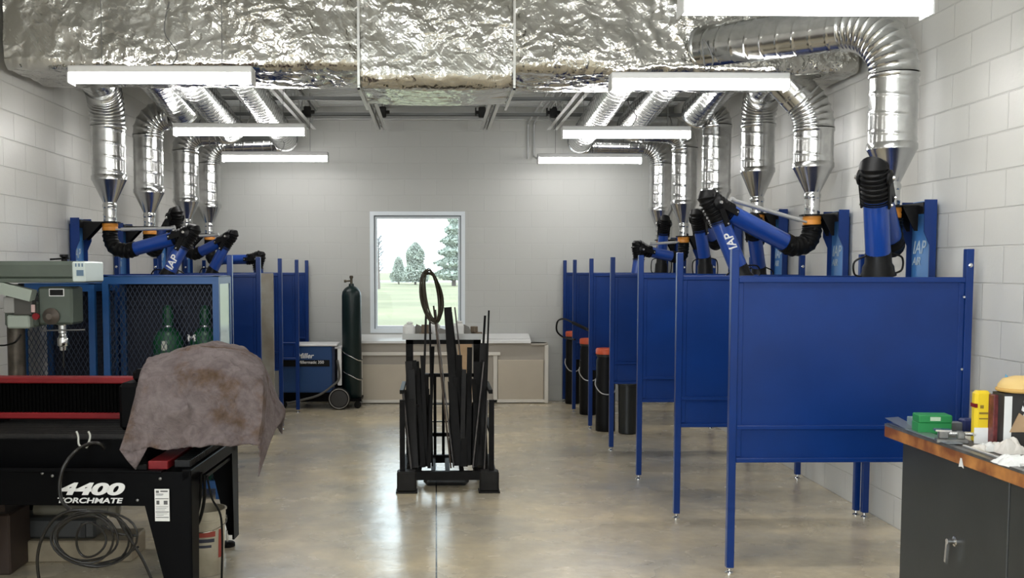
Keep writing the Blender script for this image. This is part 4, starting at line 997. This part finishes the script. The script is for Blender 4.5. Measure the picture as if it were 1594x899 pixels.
# ------------------------------------------------------------------ plasma cutting table
TF, TB, TXR, TXL, TZ = 5.32, 6.34, -1.272, -2.62, .655
t = thing('cutting_table', 'black plasma cutting table with red rails in the left foreground', 'cutting table', (TXR, TF, 0))
zs = at(150, 788, Y=TF).z
b = MB().box((TXL, TF, zs), (TXR-.01, TF+.012, TZ)); b.box((TXL, TF-.012, TZ-.006), (TXR-.15, TF+.06, TZ+.006), bev=.002)
b.box((TXL, TB-.012, zs), (TXR-.01, TB, TZ)); b.box((TXL, TF, zs), (TXL+.012, TB, TZ)); b.box((TXR-.05, TF, TZ-.06), (TXR, TB, TZ+.01), bev=.004)
b.box((TXL+.012, TF+.012, TZ-.1), (TXR-.01, TB-.012, TZ-.08))
sk = b.build('skirt', BLACKP, t)
FW, FD = .30, .16
def leg(xo, yo, sx, sy, wt=.245, wb=.145):
    b = MB()
    p = lambda dx, dy, z: (xo-sx*dx, yo-sy*dy, z)
    b.prism([p(0, 0, TZ-.02), p(FW, 0, TZ-.02) if False else p(wt, 0, zs), p(wb, 0, .06), p(.0, 0, .06), p(.0, 0, TZ-.05)], (0, -sy*.012, 0)) if sy < 0 or True else None
    b.prism([p(0, 0, TZ-.02), p(0, .15, TZ-.02), p(0, .12, .06), p(0, 0, .06)], (-sx*.012, 0, 0))
    l = b.build('leg', BLACKP, t)
    f = MB(); q = p(.06, .05, 0); f.cyl((q[0], q[1], .02), (q[0], q[1], .10), .009, n=10); f.build('threaded_stem', CHROME, l)
    f = MB(); f.lathe(q, [(.045, 0), (.047, .004), (.047, .022), (.04, .028), (.015, .03)], 22); f.build('foot_pad', RUBBER, l)
leg(TXR-.0, TF-.001, 1, -1); leg(TXR, TB+.001, 1, 1, .16, .065); leg(TXL, TF-.001, -1, -1); leg(TXL, TB+.001, -1, 1, .16, .065)
# water tray with slats
b = MB(); zt1 = at(100, 684, Y=5.5).z
b.box((TXL+.03, 5.48, TZ-.08), (TXR-.27, 5.50, zt1)); b.box((TXL+.03, TB-.06, TZ-.08), (TXR-.27, TB-.04, zt1)); b.box((TXL+.03, 5.50, TZ-.08), (TXL+.05, TB-.06, zt1)); b.box((TXR-.29, 5.50, TZ-.08), (TXR-.27, TB-.06, zt1))
b.box((TXL+.05, 5.50, TZ-.08), (TXR-.29, TB-.06, TZ-.05))
b.build('tray', BLACKP, t)
b = MB()
for k in range(11): yy = 5.52+k*.066; b.box((TXL+.05, yy, TZ-.04), (TXR-.30, yy+.005, zt1+.022))
b.build('slats', mat('slag_slats', (.012, .010, .009), .5, .2, var=.5, scale=30, bump=.4), t)
# gantry beam
GY = 5.86; gz0, gz1 = at(100, 653, Y=GY).z, at(100, 588, Y=GY).z
gx1 = at(222, 600, Y=GY).x
b = MB(); gxr = TXR-.12
n = 110
for k in range(n):
    x = TXL+.05+(gxr-TXL-.05)*k/n; d = .012 if k % 2 else 0
    b.box((x, GY+.012+d, gz0+.03), (x+(gxr-TXL)/n*.98, GY+.06, gz1-.03))
b.build('bellows', mat('bellows_black', (.0012, .0012, .0012), .7, spec=.04), t)
b = MB().box((TXL+.02, GY-.01, gz1-.035), (gxr, GY+.10, gz1), bev=.006); b.box((TXL+.02, GY-.012, gz0), (gxr, GY+.09, gz0+.035), bev=.006); b.build('gantry_rail', RED, t, 'red gantry rail')
for x in (TXL-.0, gxr): MB().box((x-.02, GY-.05, TZ+.03), (x+.06, GY+.22, gz1-.02), bev=.01).build('gantry_end', BLACKP, t)
b = MB(); b.box((gxr-.34, GY-.30, gz0-.02), (gxr-.02, GY-.015, gz1+.0), bev=.02); b.box((gxr-.28, GY-.25, gz1), (gxr-.10, GY+.05, gz1+.07), bev=.02)
b.build('torch_carriage', BLACKP, t)
rx0, rx1 = at(270, 737, Y=TF+.02).x, at(286, 737, Y=TF+.02).x
b = MB().box((TXR-.235, TF+.03, TZ+.006), (TXR-.13, TB, TZ+.05), bev=.004); b.build('side_rail', RED, t, 'red side rail')
b = MB().box((TXR-.30, TF+.015, TZ+.004), (TXR-.235, TF+.10, TZ+.035), bev=.004); b.box((TXR-.30, TF+.10, TZ+.006), (TXR-.275, TB, TZ+.06)); b.build('rail_bracket', BLACKM, t)
b = MB()
for k in range(34): yy = TF+.06+k*.029; b.box((TXR-.105, yy, TZ+.012), (TXR-.02, yy+.022, TZ+.05), bev=.003)
b.build('cable_chain', BLACK, t)
b = MB().box((TXR-.12, TF+.03, zs-.02), (TXR-.02, TF+.28, TZ-.06), bev=.01); b.build('control_box', BLACK, t)
for px, py in ((249, 745), (213, 779), (62, 738), (78, 742)):
    q = at(px, py, Y=TF-.003); MB().lathe(q, [(.008, 0), (.008, .004), (.004, .007)], 10, axis=(0, -1, 0)).build('bolt', mat('bolt_grey', (.2, .2, .2), .4, .8), t)
def fit_text(body, px0, py0, px1, py1, Y, m, par, shear, bold):
    a, c = at(px0, py1, Y=Y), at(px1, py0, Y=Y)
    o = text(body, .1, (0, 0, 0), (PI/2, 0, 0), m, 'lettering', None, shear=shear, bold=bold)
    xs = [v.co.x for v in o.data.vertices]; zs_ = [v.co.z for v in o.data.vertices]
    kx = (c.x-a.x)/(max(xs)-min(xs)); kz = (c.z-a.z)/(max(zs_)-min(zs_))
    o.data.transform(Matrix.Translation((a.x-min(xs)*kx, Y, a.z-min(zs_)*kz)) @ Matrix.Diagonal((kx, 1, kz, 1)))
    hang(o, par); o.matrix_parent_inverse = o.matrix_parent_inverse
    return o
fit_text('4400', 88, 752, 193, 772, TF-.002, WHITE, sk, .25, .005)
fit_text('TORCHMATE', 86, 775.5, 190, 784.5, TF-.002, WHITE, sk, .22, .003)
a, c = at(240, 761, Y=TF-.014), at(264, 811, Y=TF-.014)
st = MB().box((a.x, TF-.0155, c.z), (c.x, TF-.0125, a.z)).build('warning_sticker', WHITEP, t, 'white warning sticker')
b = MB(); hh = a.z-c.z; ww = c.x-a.x
for f0, f1, x0_, x1_ in ((.05, .12, .1, .3), (.05, .09, .4, .9), (.15, .17, .1, .6), (.19, .20, .1, .55), (.29, .31, .05, .95), (.36, .48, .12, .32), (.36, .48, .62, .88), (.54, .55, .08, .92), (.59, .60, .08, .8), (.64, .65, .08, .7), (.70, .72, .05, .95), (.76, .77, .08, .85), (.81, .82, .08, .6), (.87, .89, .05, .95)):
    b.box((a.x+ww*x0_, TF-.0165, a.z-hh*f1), (a.x+ww*x1_, TF-.0150, a.z-hh*f0))
b.build('sticker_print', mat('print_grey', (.10, .10, .10), .6), st)
b = MB(); 
for px in (117, 136): b.tube([P(px-3, 672, 5.45), P(px, 680, 5.45), P(px+(1 if px < 120 else -3), 692, 5.44), P(px+6 if px < 120 else px-6, 698, 5.44)], .006, 6)
b.build('hose_hook', mat('hook_pale', (.5, .5, .46), .4, .4), t)
t.rotation_euler.z = -.045
# hanging cables of the table
b = MB()
rnd = random.Random(3)
for k in range(7):
    r_ = (66, 62, 58, 34, 30, 64, 55)[k]; ox = (140, 146, 136, 142, 140, 150, 130)[k]; oy = (838, 840, 836, 840, 843, 836, 838)[k]; ex = (.88, .92, .78, .55, .7, .95, .8)[k]
    if k == 4: continue
    if k == 3: r_ = 40
    pts = []
    for j in range(29):
        an = 2*PI*j/28; px = ox+r_*ex*1.05*math.cos(an); py = oy+r_*.66*math.sin(an)+3*math.sin(2*an+k)
        pts.append(P(px, py, TF-.05-.012*k+.012*math.sin(an*2+k)))
    b.ring_tube(pts, [.006]*29, 7, caps=False)
b.tube([P(62, 910, TF-.06), P(58, 870, TF-.07), P(66, 835, TF-.08), P(84, 808, TF-.08), P(108, 795, TF-.08), P(135, 793, TF-.07)], .0085, 8)
b.tube([P(110, 794, TF-.06), P(96, 778, TF-.04), P(93, 752, TF-.035), P(100, 725, TF-.03), P(118, 702, TF+.02), P(140, 690, 5.42), P(155, 690, 5.42), P(163, 698, 5.44)], .0095, 8)
b.tube([P(158, 817, TF-.03), P(185, 830, TF-.03), P(214, 833, TF-.025)], .006, 6); b.tube([P(180, 800, TF-.07), P(200, 835, TF-.06), P(222, 870, TF-.05), P(240, 910, TF-.05)], .008, 6)
b.tube([P(150, 878, TF-.05), P(185, 868, TF-.04), P(216, 850, TF-.03)], .006, 6)
tag(b.build('cable_coil', mat('cable_dark', (.009, .008, .007), .35, spec=.4)), 'coiled dark cable hanging on the front of the cutting table', 'cable')
b = MB()
for p0 in ([(313, 735), (312, 770), (306, 800), (292, 830), (288, 868)], [(318, 738), (318, 775), (312, 805), (300, 835), (293, 880)], [(322, 740), (330, 775), (343, 800), (346, 840), (345, 900)]):
    b.tube([P(px, py, 5.50+.03*i) for i, (px, py) in enumerate(p0)], .009 if p0[0][0] < 320 else .006, 8)
tag(b.build('hanging_cables', RUBBER), 'black cables hanging from the right side of the cutting table over the pail', 'cable')

# stained blanket
net = [
 [(222, 640, 6.28), (235, 622, 6.28), (285, 603, 6.28), (325, 597, 6.28), (362, 598, 6.28), (405, 622, 6.28), (424, 650, 6.2), (440, 672, 6.16)],
 [(223, 582, 6.18), (236, 561, 6.18), (286, 543, 6.2), (325, 537, 6.2), (360, 538, 6.2), (403, 560, 6.2), (424, 598, 6.12), (444, 640, 6.05)],
 [(217, 590, 5.72), (226, 565, 5.66), (280, 547, 5.66), (325, 541, 5.66), (364, 543, 5.66), (409, 570, 5.68), (421, 608, 5.80), (440, 652, 5.82)],
 [(212, 612, 5.52), (222, 590, 5.46), (276, 580, 5.45), (325, 577, 5.45), (368, 578, 5.45), (410, 594, 5.46), (416, 630, 5.60), (430, 664, 5.66)],
 [(201, 655, 5.42), (222, 645, 5.40), (275, 642, 5.40), (325, 640, 5.41), (370, 640, 5.40), (408, 645, 5.41), (411, 672, 5.50), (418, 694, 5.56)],
 [(187, 697, 5.36), (225, 697, 5.37), (275, 696, 5.38), (325, 695, 5.36), (370, 694, 5.38), (400, 693, 5.37), (405, 712, 5.41), (404, 736, 5.44)],
]
G = [[P(*q) for q in r] for r in net]
rows = [curve(r, 12, .45) for r in G]; cols = list(zip(*rows)); cols = [curve(list(c_), 12, .6) for c_ in cols]
grid = [list(r) for r in zip(*cols)]
out = []
for i, r in enumerate(grid):
    row = []
    for j, p in enumerate(r):
        n_ = mnoise.fractal(p*7.0, .8, 2.1, 5)*.026+ (mnoise.ridged_multi_fractal(p*4.2+Vector((3, 1, 7)), .9, 2, 4, .9, 2)-1)*.022
        row.append(p+Vector((n_*.3, -abs(n_)*.6-n_*.6, n_*.8)))
    out.append(row)
b = MB().grid(out)
fl = [out[-1][k] for k in range(0, 14)]; tip = P(211, 731, 5.34); n_ = len(b.v)
b.add(fl+[tip.lerp(fl[0], .5)+Vector((0, -.01, 0)), tip, tip.lerp(fl[-1], .5)+Vector((0, -.02, 0))], [(k, k+1, 15) if k > 6 else (k, k+1, 14) for k in range(13)]+[(7, 15, 14), (13, 16, 15)], 0, True)
bk = b.build('fire_blanket', M_BLANKET)
sm = bk.modifiers.new('thickness', 'SOLIDIFY'); sm.thickness = .006; sm.offset = 0
tag(bk, 'stained greyish-mauve blanket draped over the machine head on the cutting table', 'blanket')

# pail, items under the table
pc = at(318, 885, Z=0); px_ = at(319, 860, Y=5.75).x
t = thing('plastic_pail', 'white plastic pail with red and blue stripes under the cutting table edge', 'pail', (px_, 5.75, 0))
ph = at(319, 790, Y=5.75).z
b = MB().lathe((px_, 5.75, 0), [(.098, 0), (.103, .006), (.116, ph-.06), (.122, ph-.058), (.122, ph-.05), (.117, ph-.048), (.119, ph-.008), (.125, ph-.006), (.125, ph), (.115, ph), (.10, .02), (.02, .012)], 34); b.build('body', mat('pail_white', (.52, .48, .38), .45, scale=7, col2=(.36, .32, .24)), t)
def band(z0, z1, a0, a1, m_, nm):
    b = MB(); n = 14; f = lambda z: .1035+(.0125)*(z/(ph-.06))+.0015
    vs = []; 
    for k in range(n+1):
        a = a0+(a1-a0)*k/n
        for z in (z0, z1): vs.append((px_+f(z)*math.sin(a), 5.75-f(z)*math.cos(a), z))
    b.add(vs, [(2*k, 2*k+2, 2*k+3, 2*k+1) for k in range(n)], 0, True); b.build(nm, m_, t)
band(.225, .255, -1.2, .75, mat('stripe_red', (.32, .05, .035), .5), 'red_stripe'); band(.195, .215, -1.2, .70, mat('stripe_navy', (.03, .035, .06), .5), 'navy_stripe'); band(.165, .18, -1.2, .55, mat('stripe_navy', 0), 'navy_stripe'); band(.10, .26, .95, 1.2, mat('stripe_red', 0), 'red_stripe')
b = MB().tube([(px_-.12, 5.75, ph-.04), (px_-.13, 5.69, ph-.07), (px_-.05, 5.61, ph-.10), (px_+.06, 5.61, ph-.10), (px_+.13, 5.69, ph-.07), (px_+.12, 5.75, ph-.04)], .003, 6); b.build('bail', CHROME, t)
q0, q1 = at(18, 842, Y=5.95), at(205, 878, Y=5.95)
tag(MB().box((q0.x, 5.95, .001), (q1.x, 6.25, q0.z), bev=.008).build('wooden_beam', mat('pale_wood', (.36, .30, .21), .65, var=.25, scale=6)), 'pale wooden block lying on the floor below the cutting table', 'timber')
z0_ = q0.z+.001; a, c = at(18, 806, Y=6.0), at(150, 840, Y=6.0)
t = thing('machine_case', 'dark grey machine case resting on the pale wooden block', 'case', ((a.x+c.x)/2, 6.1, z0_))
b = MB().box((a.x, 5.99, z0_), (c.x, 6.22, a.z), bev=.015); b.build('body', mat('case_dark', (.045, .048, .048), .45), t)
b = MB().box((at(125, 812, Y=5.985).x, 5.982, at(125, 836, Y=5.985).z), (at(133, 812, Y=5.985).x, 5.99, at(125, 814, Y=5.985).z)); b.build('latch', DARK, t)
b = MB().cyl((a.x+.1, 6.1, a.z+.028), (c.x+.05, 6.1, a.z+.028), .04, n=18); b.lathe((c.x+.05, 6.1, a.z+.028), [(.04, 0), (.048, .005), (.048, .05), (.03, .06)], 18, axis=(1, 0, 0)); b.build('motor', mat('motor_tan', (.24, .22, .17), .5), t)
q1 = at(14, 800, Y=5.7)
b = MB().box((q1.x-.35, 5.7, 0), (q1.x, 6.0, q1.z), bev=.01); b.box((q1.x-.25, 5.695, .36), (q1.x-.02, 5.70, .40))
tag(b.build('brown_box', mat('dark_brown', (.045, .028, .022), .55)), 'dark brown box on the floor at the left edge below the table', 'box')

# ------------------------------------------------------------------ right workbench
BX, BYF, BYN, BZ = 2.19, 4.97, 2.3, .95
t = thing('workbench', 'dark grey steel workbench with a worn wooden top at the right edge', 'workbench', (2.6, 4.0, 0))
b = MB().box((BX, BYN, BZ-.062), (XR-.02, BYF, BZ-.004), bev=.004); b.build('wooden_top', WOOD, t)
b = MB().box((BX+.012, BYN, BZ-.004), (XR-.02, BYF-.005, BZ)); b.build('top_sheet', BTOP, t)
b = MB().box((BX-.004, BYN, BZ-.008), (BX+.03, BYF-.01, BZ+.004)); b.build('edge_strip', mat('edge_steel', (.22, .22, .215), .35, .7, var=.3, scale=12), t)
fx = BX+.085
b = MB().box((fx+.004, BYN+.1, .06), (XR-.05, BYF-.04, BZ-.062)); b.box((fx+.03, BYN+.12, 0), (XR-.08, BYF-.06, .06)); cb_ = b.build('cabinet', GREYC, t)
ys = at(1575, 800, X=fx).y
for y0, y1 in ((ys+.004, BYF-.045), (ys-.95, ys-.004)):
    d = MB().box((fx-.012, y0, .075), (fx+.003, y1, BZ-.07), bev=.004).build('door', GREYC, t)
    hp = at(1487, 842, X=fx-.012); hy = hp.y if y1 > ys+.1 else ys-.3
    h = MB(); h.lathe((fx-.013, hy, hp.z), [(.022, 0), (.022, .004), (.012, .008), (.010, .03)], 16, axis=(-1, 0, 0)); h.bar((fx-.045, hy, hp.z+.01), (fx-.045, hy+.012, hp.z-.095), .012, .014); h.cyl((fx-.05, hy, hp.z), (fx-.03, hy, hp.z), .013, n=12)
    h.build('handle', CHROME, d, 'steel latch handle')
b = MB(); q = at(1495, 712, X=BX-.0012); b.prism([(BX-.0012, q.y, q.z), (BX-.0012, q.y-.012, q.z), (BX-.0012, q.y-.03, q.z-.04), (BX-.0012, q.y-.012, q.z-.035), (BX-.0012, q.y+.012, q.z-.04)], (-.0006, 0, 0)); b.build('paint_mark', WHITEP, t)

def on_bench(px, py): return at(px, py, Z=BZ+.0005)
# green box
g0 = on_bench(1429, 672)
def rot_box(name, m, base, sx, sy, sz, rz, label, cat, bev=.003, group=None, mats=None):
    M = Matrix.Translation((base.x, base.y, base.z)) @ Matrix.Rotation(rz, 4, 'Z')
    return tag(MB().box((0, 0, 0), (sx, sy, sz), M=M, bev=bev).build(name, m), label, cat, group)
GR = mat('carton_green', (.015, .22, .06), .5)
c = on_bench(1450, 675)
t = thing('green_carton', 'small bright green carton on the far end of the bench', 'carton', tuple(c))
sc = c.y/1607
M = Matrix.Translation((on_bench(1429, 675).x, c.y, c.z)) @ Matrix.Rotation(-.12, 4, 'Z')
b = MB().box((0, 0, 0), (.148, .09, .052), M=M, bev=.003); b.box((0.002, -.004, .052), (.148, .092, .088), M=M, bev=.004); b.build('body', GR, t)
b = MB().box((.05, -.006, .062), (.095, -.003, .080), M=M); b.build('label_patch', mat('label_green', (.45, .6, .42), .6), t)
rot_box('grey_carton', mat('carton_bluegrey', (.16, .22, .24), .6), on_bench(1420, 668), .06, .06, .055, 0, 'bluish grey carton tucked behind the green carton', 'carton')
c = on_bench(1458, 689)
t = thing('metal_vise', 'small bare metal clamp fixture lying beside the green carton', 'fixture', tuple(c))
b = MB(); M = Matrix.Translation(c) @ Matrix.Rotation(-.25, 4, 'Z')
b.box((0, 0, 0), (.13, .05, .018), M=M, bev=.003); b.box((.01, .005, .018), (.05, .045, .055), M=M, bev=.004); b.box((.085, .005, .018), (.115, .045, .050), M=M, bev=.004)
b.build('body', mat('cast_grey', (.30, .30, .29), .35, .8, var=.3, scale=25), t)
b = MB(); b.cyl(M @ Vector((.02, .025, .04)), M @ Vector((.16, .03, .04)), .009, n=12); b.cyl(M @ Vector((.15, .0, .04)), M @ Vector((.15, .06, .04)), .005, n=8); b.box((-.005, .0, .05), (.06, .05, .058), M=M); b.build('screw', CHROME, t)
rot_box('metal_block', mat('block_grey', (.26, .27, .28), .4, .6), on_bench(1476, 672), .07, .05, .045, -.1, 'grey metal block behind the clamp fixture on the bench', 'block')
rot_box('blue_case', mat('case_navy', (.012, .02, .10), .45), on_bench(1500, 673), .07, .06, .062, 0, 'dark navy case against the wall end of the bench', 'case', bev=.008)
# yellow tube bottle
c = on_bench(1529, 690); c.z += 0
t = thing('yellow_bottle', 'tall yellow flat container with a white foot standing on the bench', 'container', tuple(c))
M = Matrix.Translation((c.x, c.y, c.z)) @ Matrix.Rotation(-.1, 4, 'Z')
k_ = c.y/1607*1.02
b = MB().box((-12*k_, 0, .0), (12*k_, .05, 82*k_), M=M, bev=.012); b.build('body', mat('bottle_yellow', (.78, .56, .02), .35), t)
b = MB().box((-13*k_, -.004, 0), (11*k_, -.0005, 25*k_), M=M); b.build('foot_label', WHITEP, t)
b = MB().box((-5*k_, -.003, 55*k_), (0, -.0005, 60*k_), M=M); b.box((-6*k_, -.003, 46*k_), (9*k_, -.0005, 49*k_), M=M); b.box((-6*k_, -.003, 38*k_), (8*k_, -.0005, 40*k_), M=M); b.build('print', mat('print_ochre', (.25, .16, .02), .5), t)
b = MB().box((-12.2*k_, -.002, 56*k_), (-9*k_, .051, 62*k_), M=M); b.build('red_mark', RED, t)
c2 = on_bench(1545, 693)
rot_box('maroon_carton', mat('carton_maroon', (.16, .03, .03), .5, var=.5, scale=30), Vector((c2.x+.0, c2.y+.0, c2.z)), 11*k_, .05, 78*k_, -.05, 'narrow maroon carton right of the yellow container', 'carton')
# black and white open carton
c3 = on_bench(1561, 696)
t = thing('open_carton', 'black and white open carton with brown flaps at the right edge of the bench', 'carton', tuple(c3))
k3 = c3.y/1607*1.02
b = MB().box((c3.x, c3.y, c3.z), (c3.x+.20, c3.y+.012, c3.z+84*k3)); b.box((c3.x, c3.y+.012, c3.z), (c3.x+.004, c3.y+.09, c3.z+84*k3)); b.box((c3.x+.196, c3.y+.012, c3.z), (c3.x+.20, c3.y+.09, c3.z+84*k3)); b.box((c3.x, c3.y+.09, c3.z), (c3.x+.20, c3.y+.094, c3.z+84*k3)); b.box((c3.x, c3.y+.012, c3.z), (c3.x+.2, c3.y+.09, c3.z+.004))
b.build('body', mat('carton_black', (.03, .028, .027), .5), t)
b = MB().box((c3.x-.0, c3.y-.002, c3.z), (c3.x+12*k3, c3.y-.0004, c3.z+80*k3)); b.build('white_edge', WHITEP, t)
b = MB().prism([(c3.x+9*k3, c3.y-.004, c3.z+24*k3), (c3.x+23*k3, c3.y-.004, c3.z+54*k3), (c3.x+44*k3, c3.y-.004, c3.z+40*k3), (c3.x+60*k3, c3.y-.004, c3.z+50*k3), (c3.x+75*k3, c3.y-.004, c3.z+24*k3)], (0, .003, 0)); b.build('flap', CARD, t, 'brown flap')
text('S', .085, (c3.x+26*k3, c3.y-.003, c3.z+57*k3), (PI/2, 0, 0), WHITE, 'lettering', t, shear=.25, bold=.003); text('C', .05, (c3.x+27*k3, c3.y-.003, c3.z+44*k3), (PI/2, 0, 0), mat('print_pale', (.5, .48, .45), .5), 'lettering', t, shear=.3, bold=.001)
zz = c3.z+84*k3
b = MB(); pr = [(0, .0), (.07, .0), (.09, .008), (.088, .03), (.07, .055), (.03, .068), (.001, .07)]
b.lathe((c3.x+.095, c3.y+.05, zz+.001), pr, 26); 
o_ = tag(b.build('domed_cap', mat('tan_felt', (.72, .50, .19), .6)), 'tan domed cap resting on the open carton', 'cap')
b = MB().ring_tube([(c3.x+.095+.088*math.cos(k*PI/14), c3.y+.05+.088*math.sin(k*PI/14), zz+.012) for k in range(29)], [.009]*29, 8); b.build('brim', mat('tan_dark', (.6, .36, .10), .6), o_)
q = at(1570, 598, Y=c3.y+.12); b = MB().prism([q+Vector((-.012, 0, -.045)), q+Vector((.045, 0, -.015)), q+Vector((.012, 0, .02)), q+Vector((-.014, 0, .045))], (0, .004, 0)); b.box((q.x-.01, q.y, BZ+.0005), (q.x, q.y+.004, q.z-.03))
tag(b.build('blue_bag', mat('bag_blue', (.12, .38, .62), .3)), 'light blue pointed wrapper standing behind the tan cap', 'wrapper')
def crumple(px, py, sx, sy, sz, seed, m, label, name, n=14):
    c = on_bench(px, py); b = MB(); vs = []
    for i in range(n+1):
        for j in range(n+1):
            u, v = i/n*2-1, j/n*2-1; r = max(abs(u), abs(v)); h = sz*max(0, 1-r**2.2)*(.45+.6*abs(mnoise.noise(Vector((u*1.4+seed, v*1.4, seed)))))
            h += sz*.16*max(0, 1-r)*mnoise.noise(Vector((u*3+seed, v*3, 1)))
            vs.append((c.x+sx*u*(1+.15*mnoise.noise(Vector((v*2, seed, 0)))), c.y+sy*v*(1+.15*mnoise.noise(Vector((u*2, seed, 4)))), c.z+.0005+max(0, h)))
    b.add(vs, [(i*(n+1)+j, (i+1)*(n+1)+j, (i+1)*(n+1)+j+1, i*(n+1)+j+1) for i in range(n) for j in range(n)], 0, False)
    o = b.build(name, m); sm = o.modifiers.new('t', 'SOLIDIFY'); sm.thickness = .002; sm.offset = 1
    return tag(o, label, 'paper')
PLW = mat('bag_plastic', (.62, .62, .60), .25); CR = mat('paper_warm', (.66, .62, .57), .7)
crumple(1545, 700, .05, .05, .05, 1.3, PLW, 'crumpled clear plastic in front of the yellow container', 'crumpled_plastic')
crumple(1572, 704, .06, .05, .085, 4.1, CR, 'crumpled warm white paper before the open carton', 'crumpled_paper')
crumple(1582, 722, .07, .06, .055, 7.7, WHITEP, 'folded white paper at the right edge near the bench front', 'crumpled_paper')
crumple(1510, 684, .05, .035, .03, 9.2, PLW, 'crumpled plastic wrap beside the clamp fixture', 'crumpled_plastic')
crumple(1525, 700, .035, .03, .03, 12.2, CR, 'small torn paper scrap near the bench edge', 'crumpled_paper')
b = MB(); p0, p1 = on_bench(1382, 662), on_bench(1440, 692)
b.box((BX+.0, 4.35, BZ+.0045), (BX+.07, 4.95, BZ+.009), bev=.002); b.prism([(BX, 4.75, BZ+.009), (BX+.07, 4.75, BZ+.009), (BX+.06, 4.955, BZ+.035), (BX-.004, 4.955, BZ+.03)], (0, 0, .002))
tag(b.build('steel_strip', mat('strip_steel', (.30, .33, .36), .3, .7)), 'bent thin steel strip lying along the far bench edge', 'metal strip')
b = MB().box((BX+.04, 3.2, BZ+.0005), (BX+.055, 4.3, BZ+.012), bev=.002); tag(b.build('steel_bar', mat('strip_pale', (.55, .55, .53), .35, .6)), 'long pale square bar lying along the near bench edge', 'metal strip')
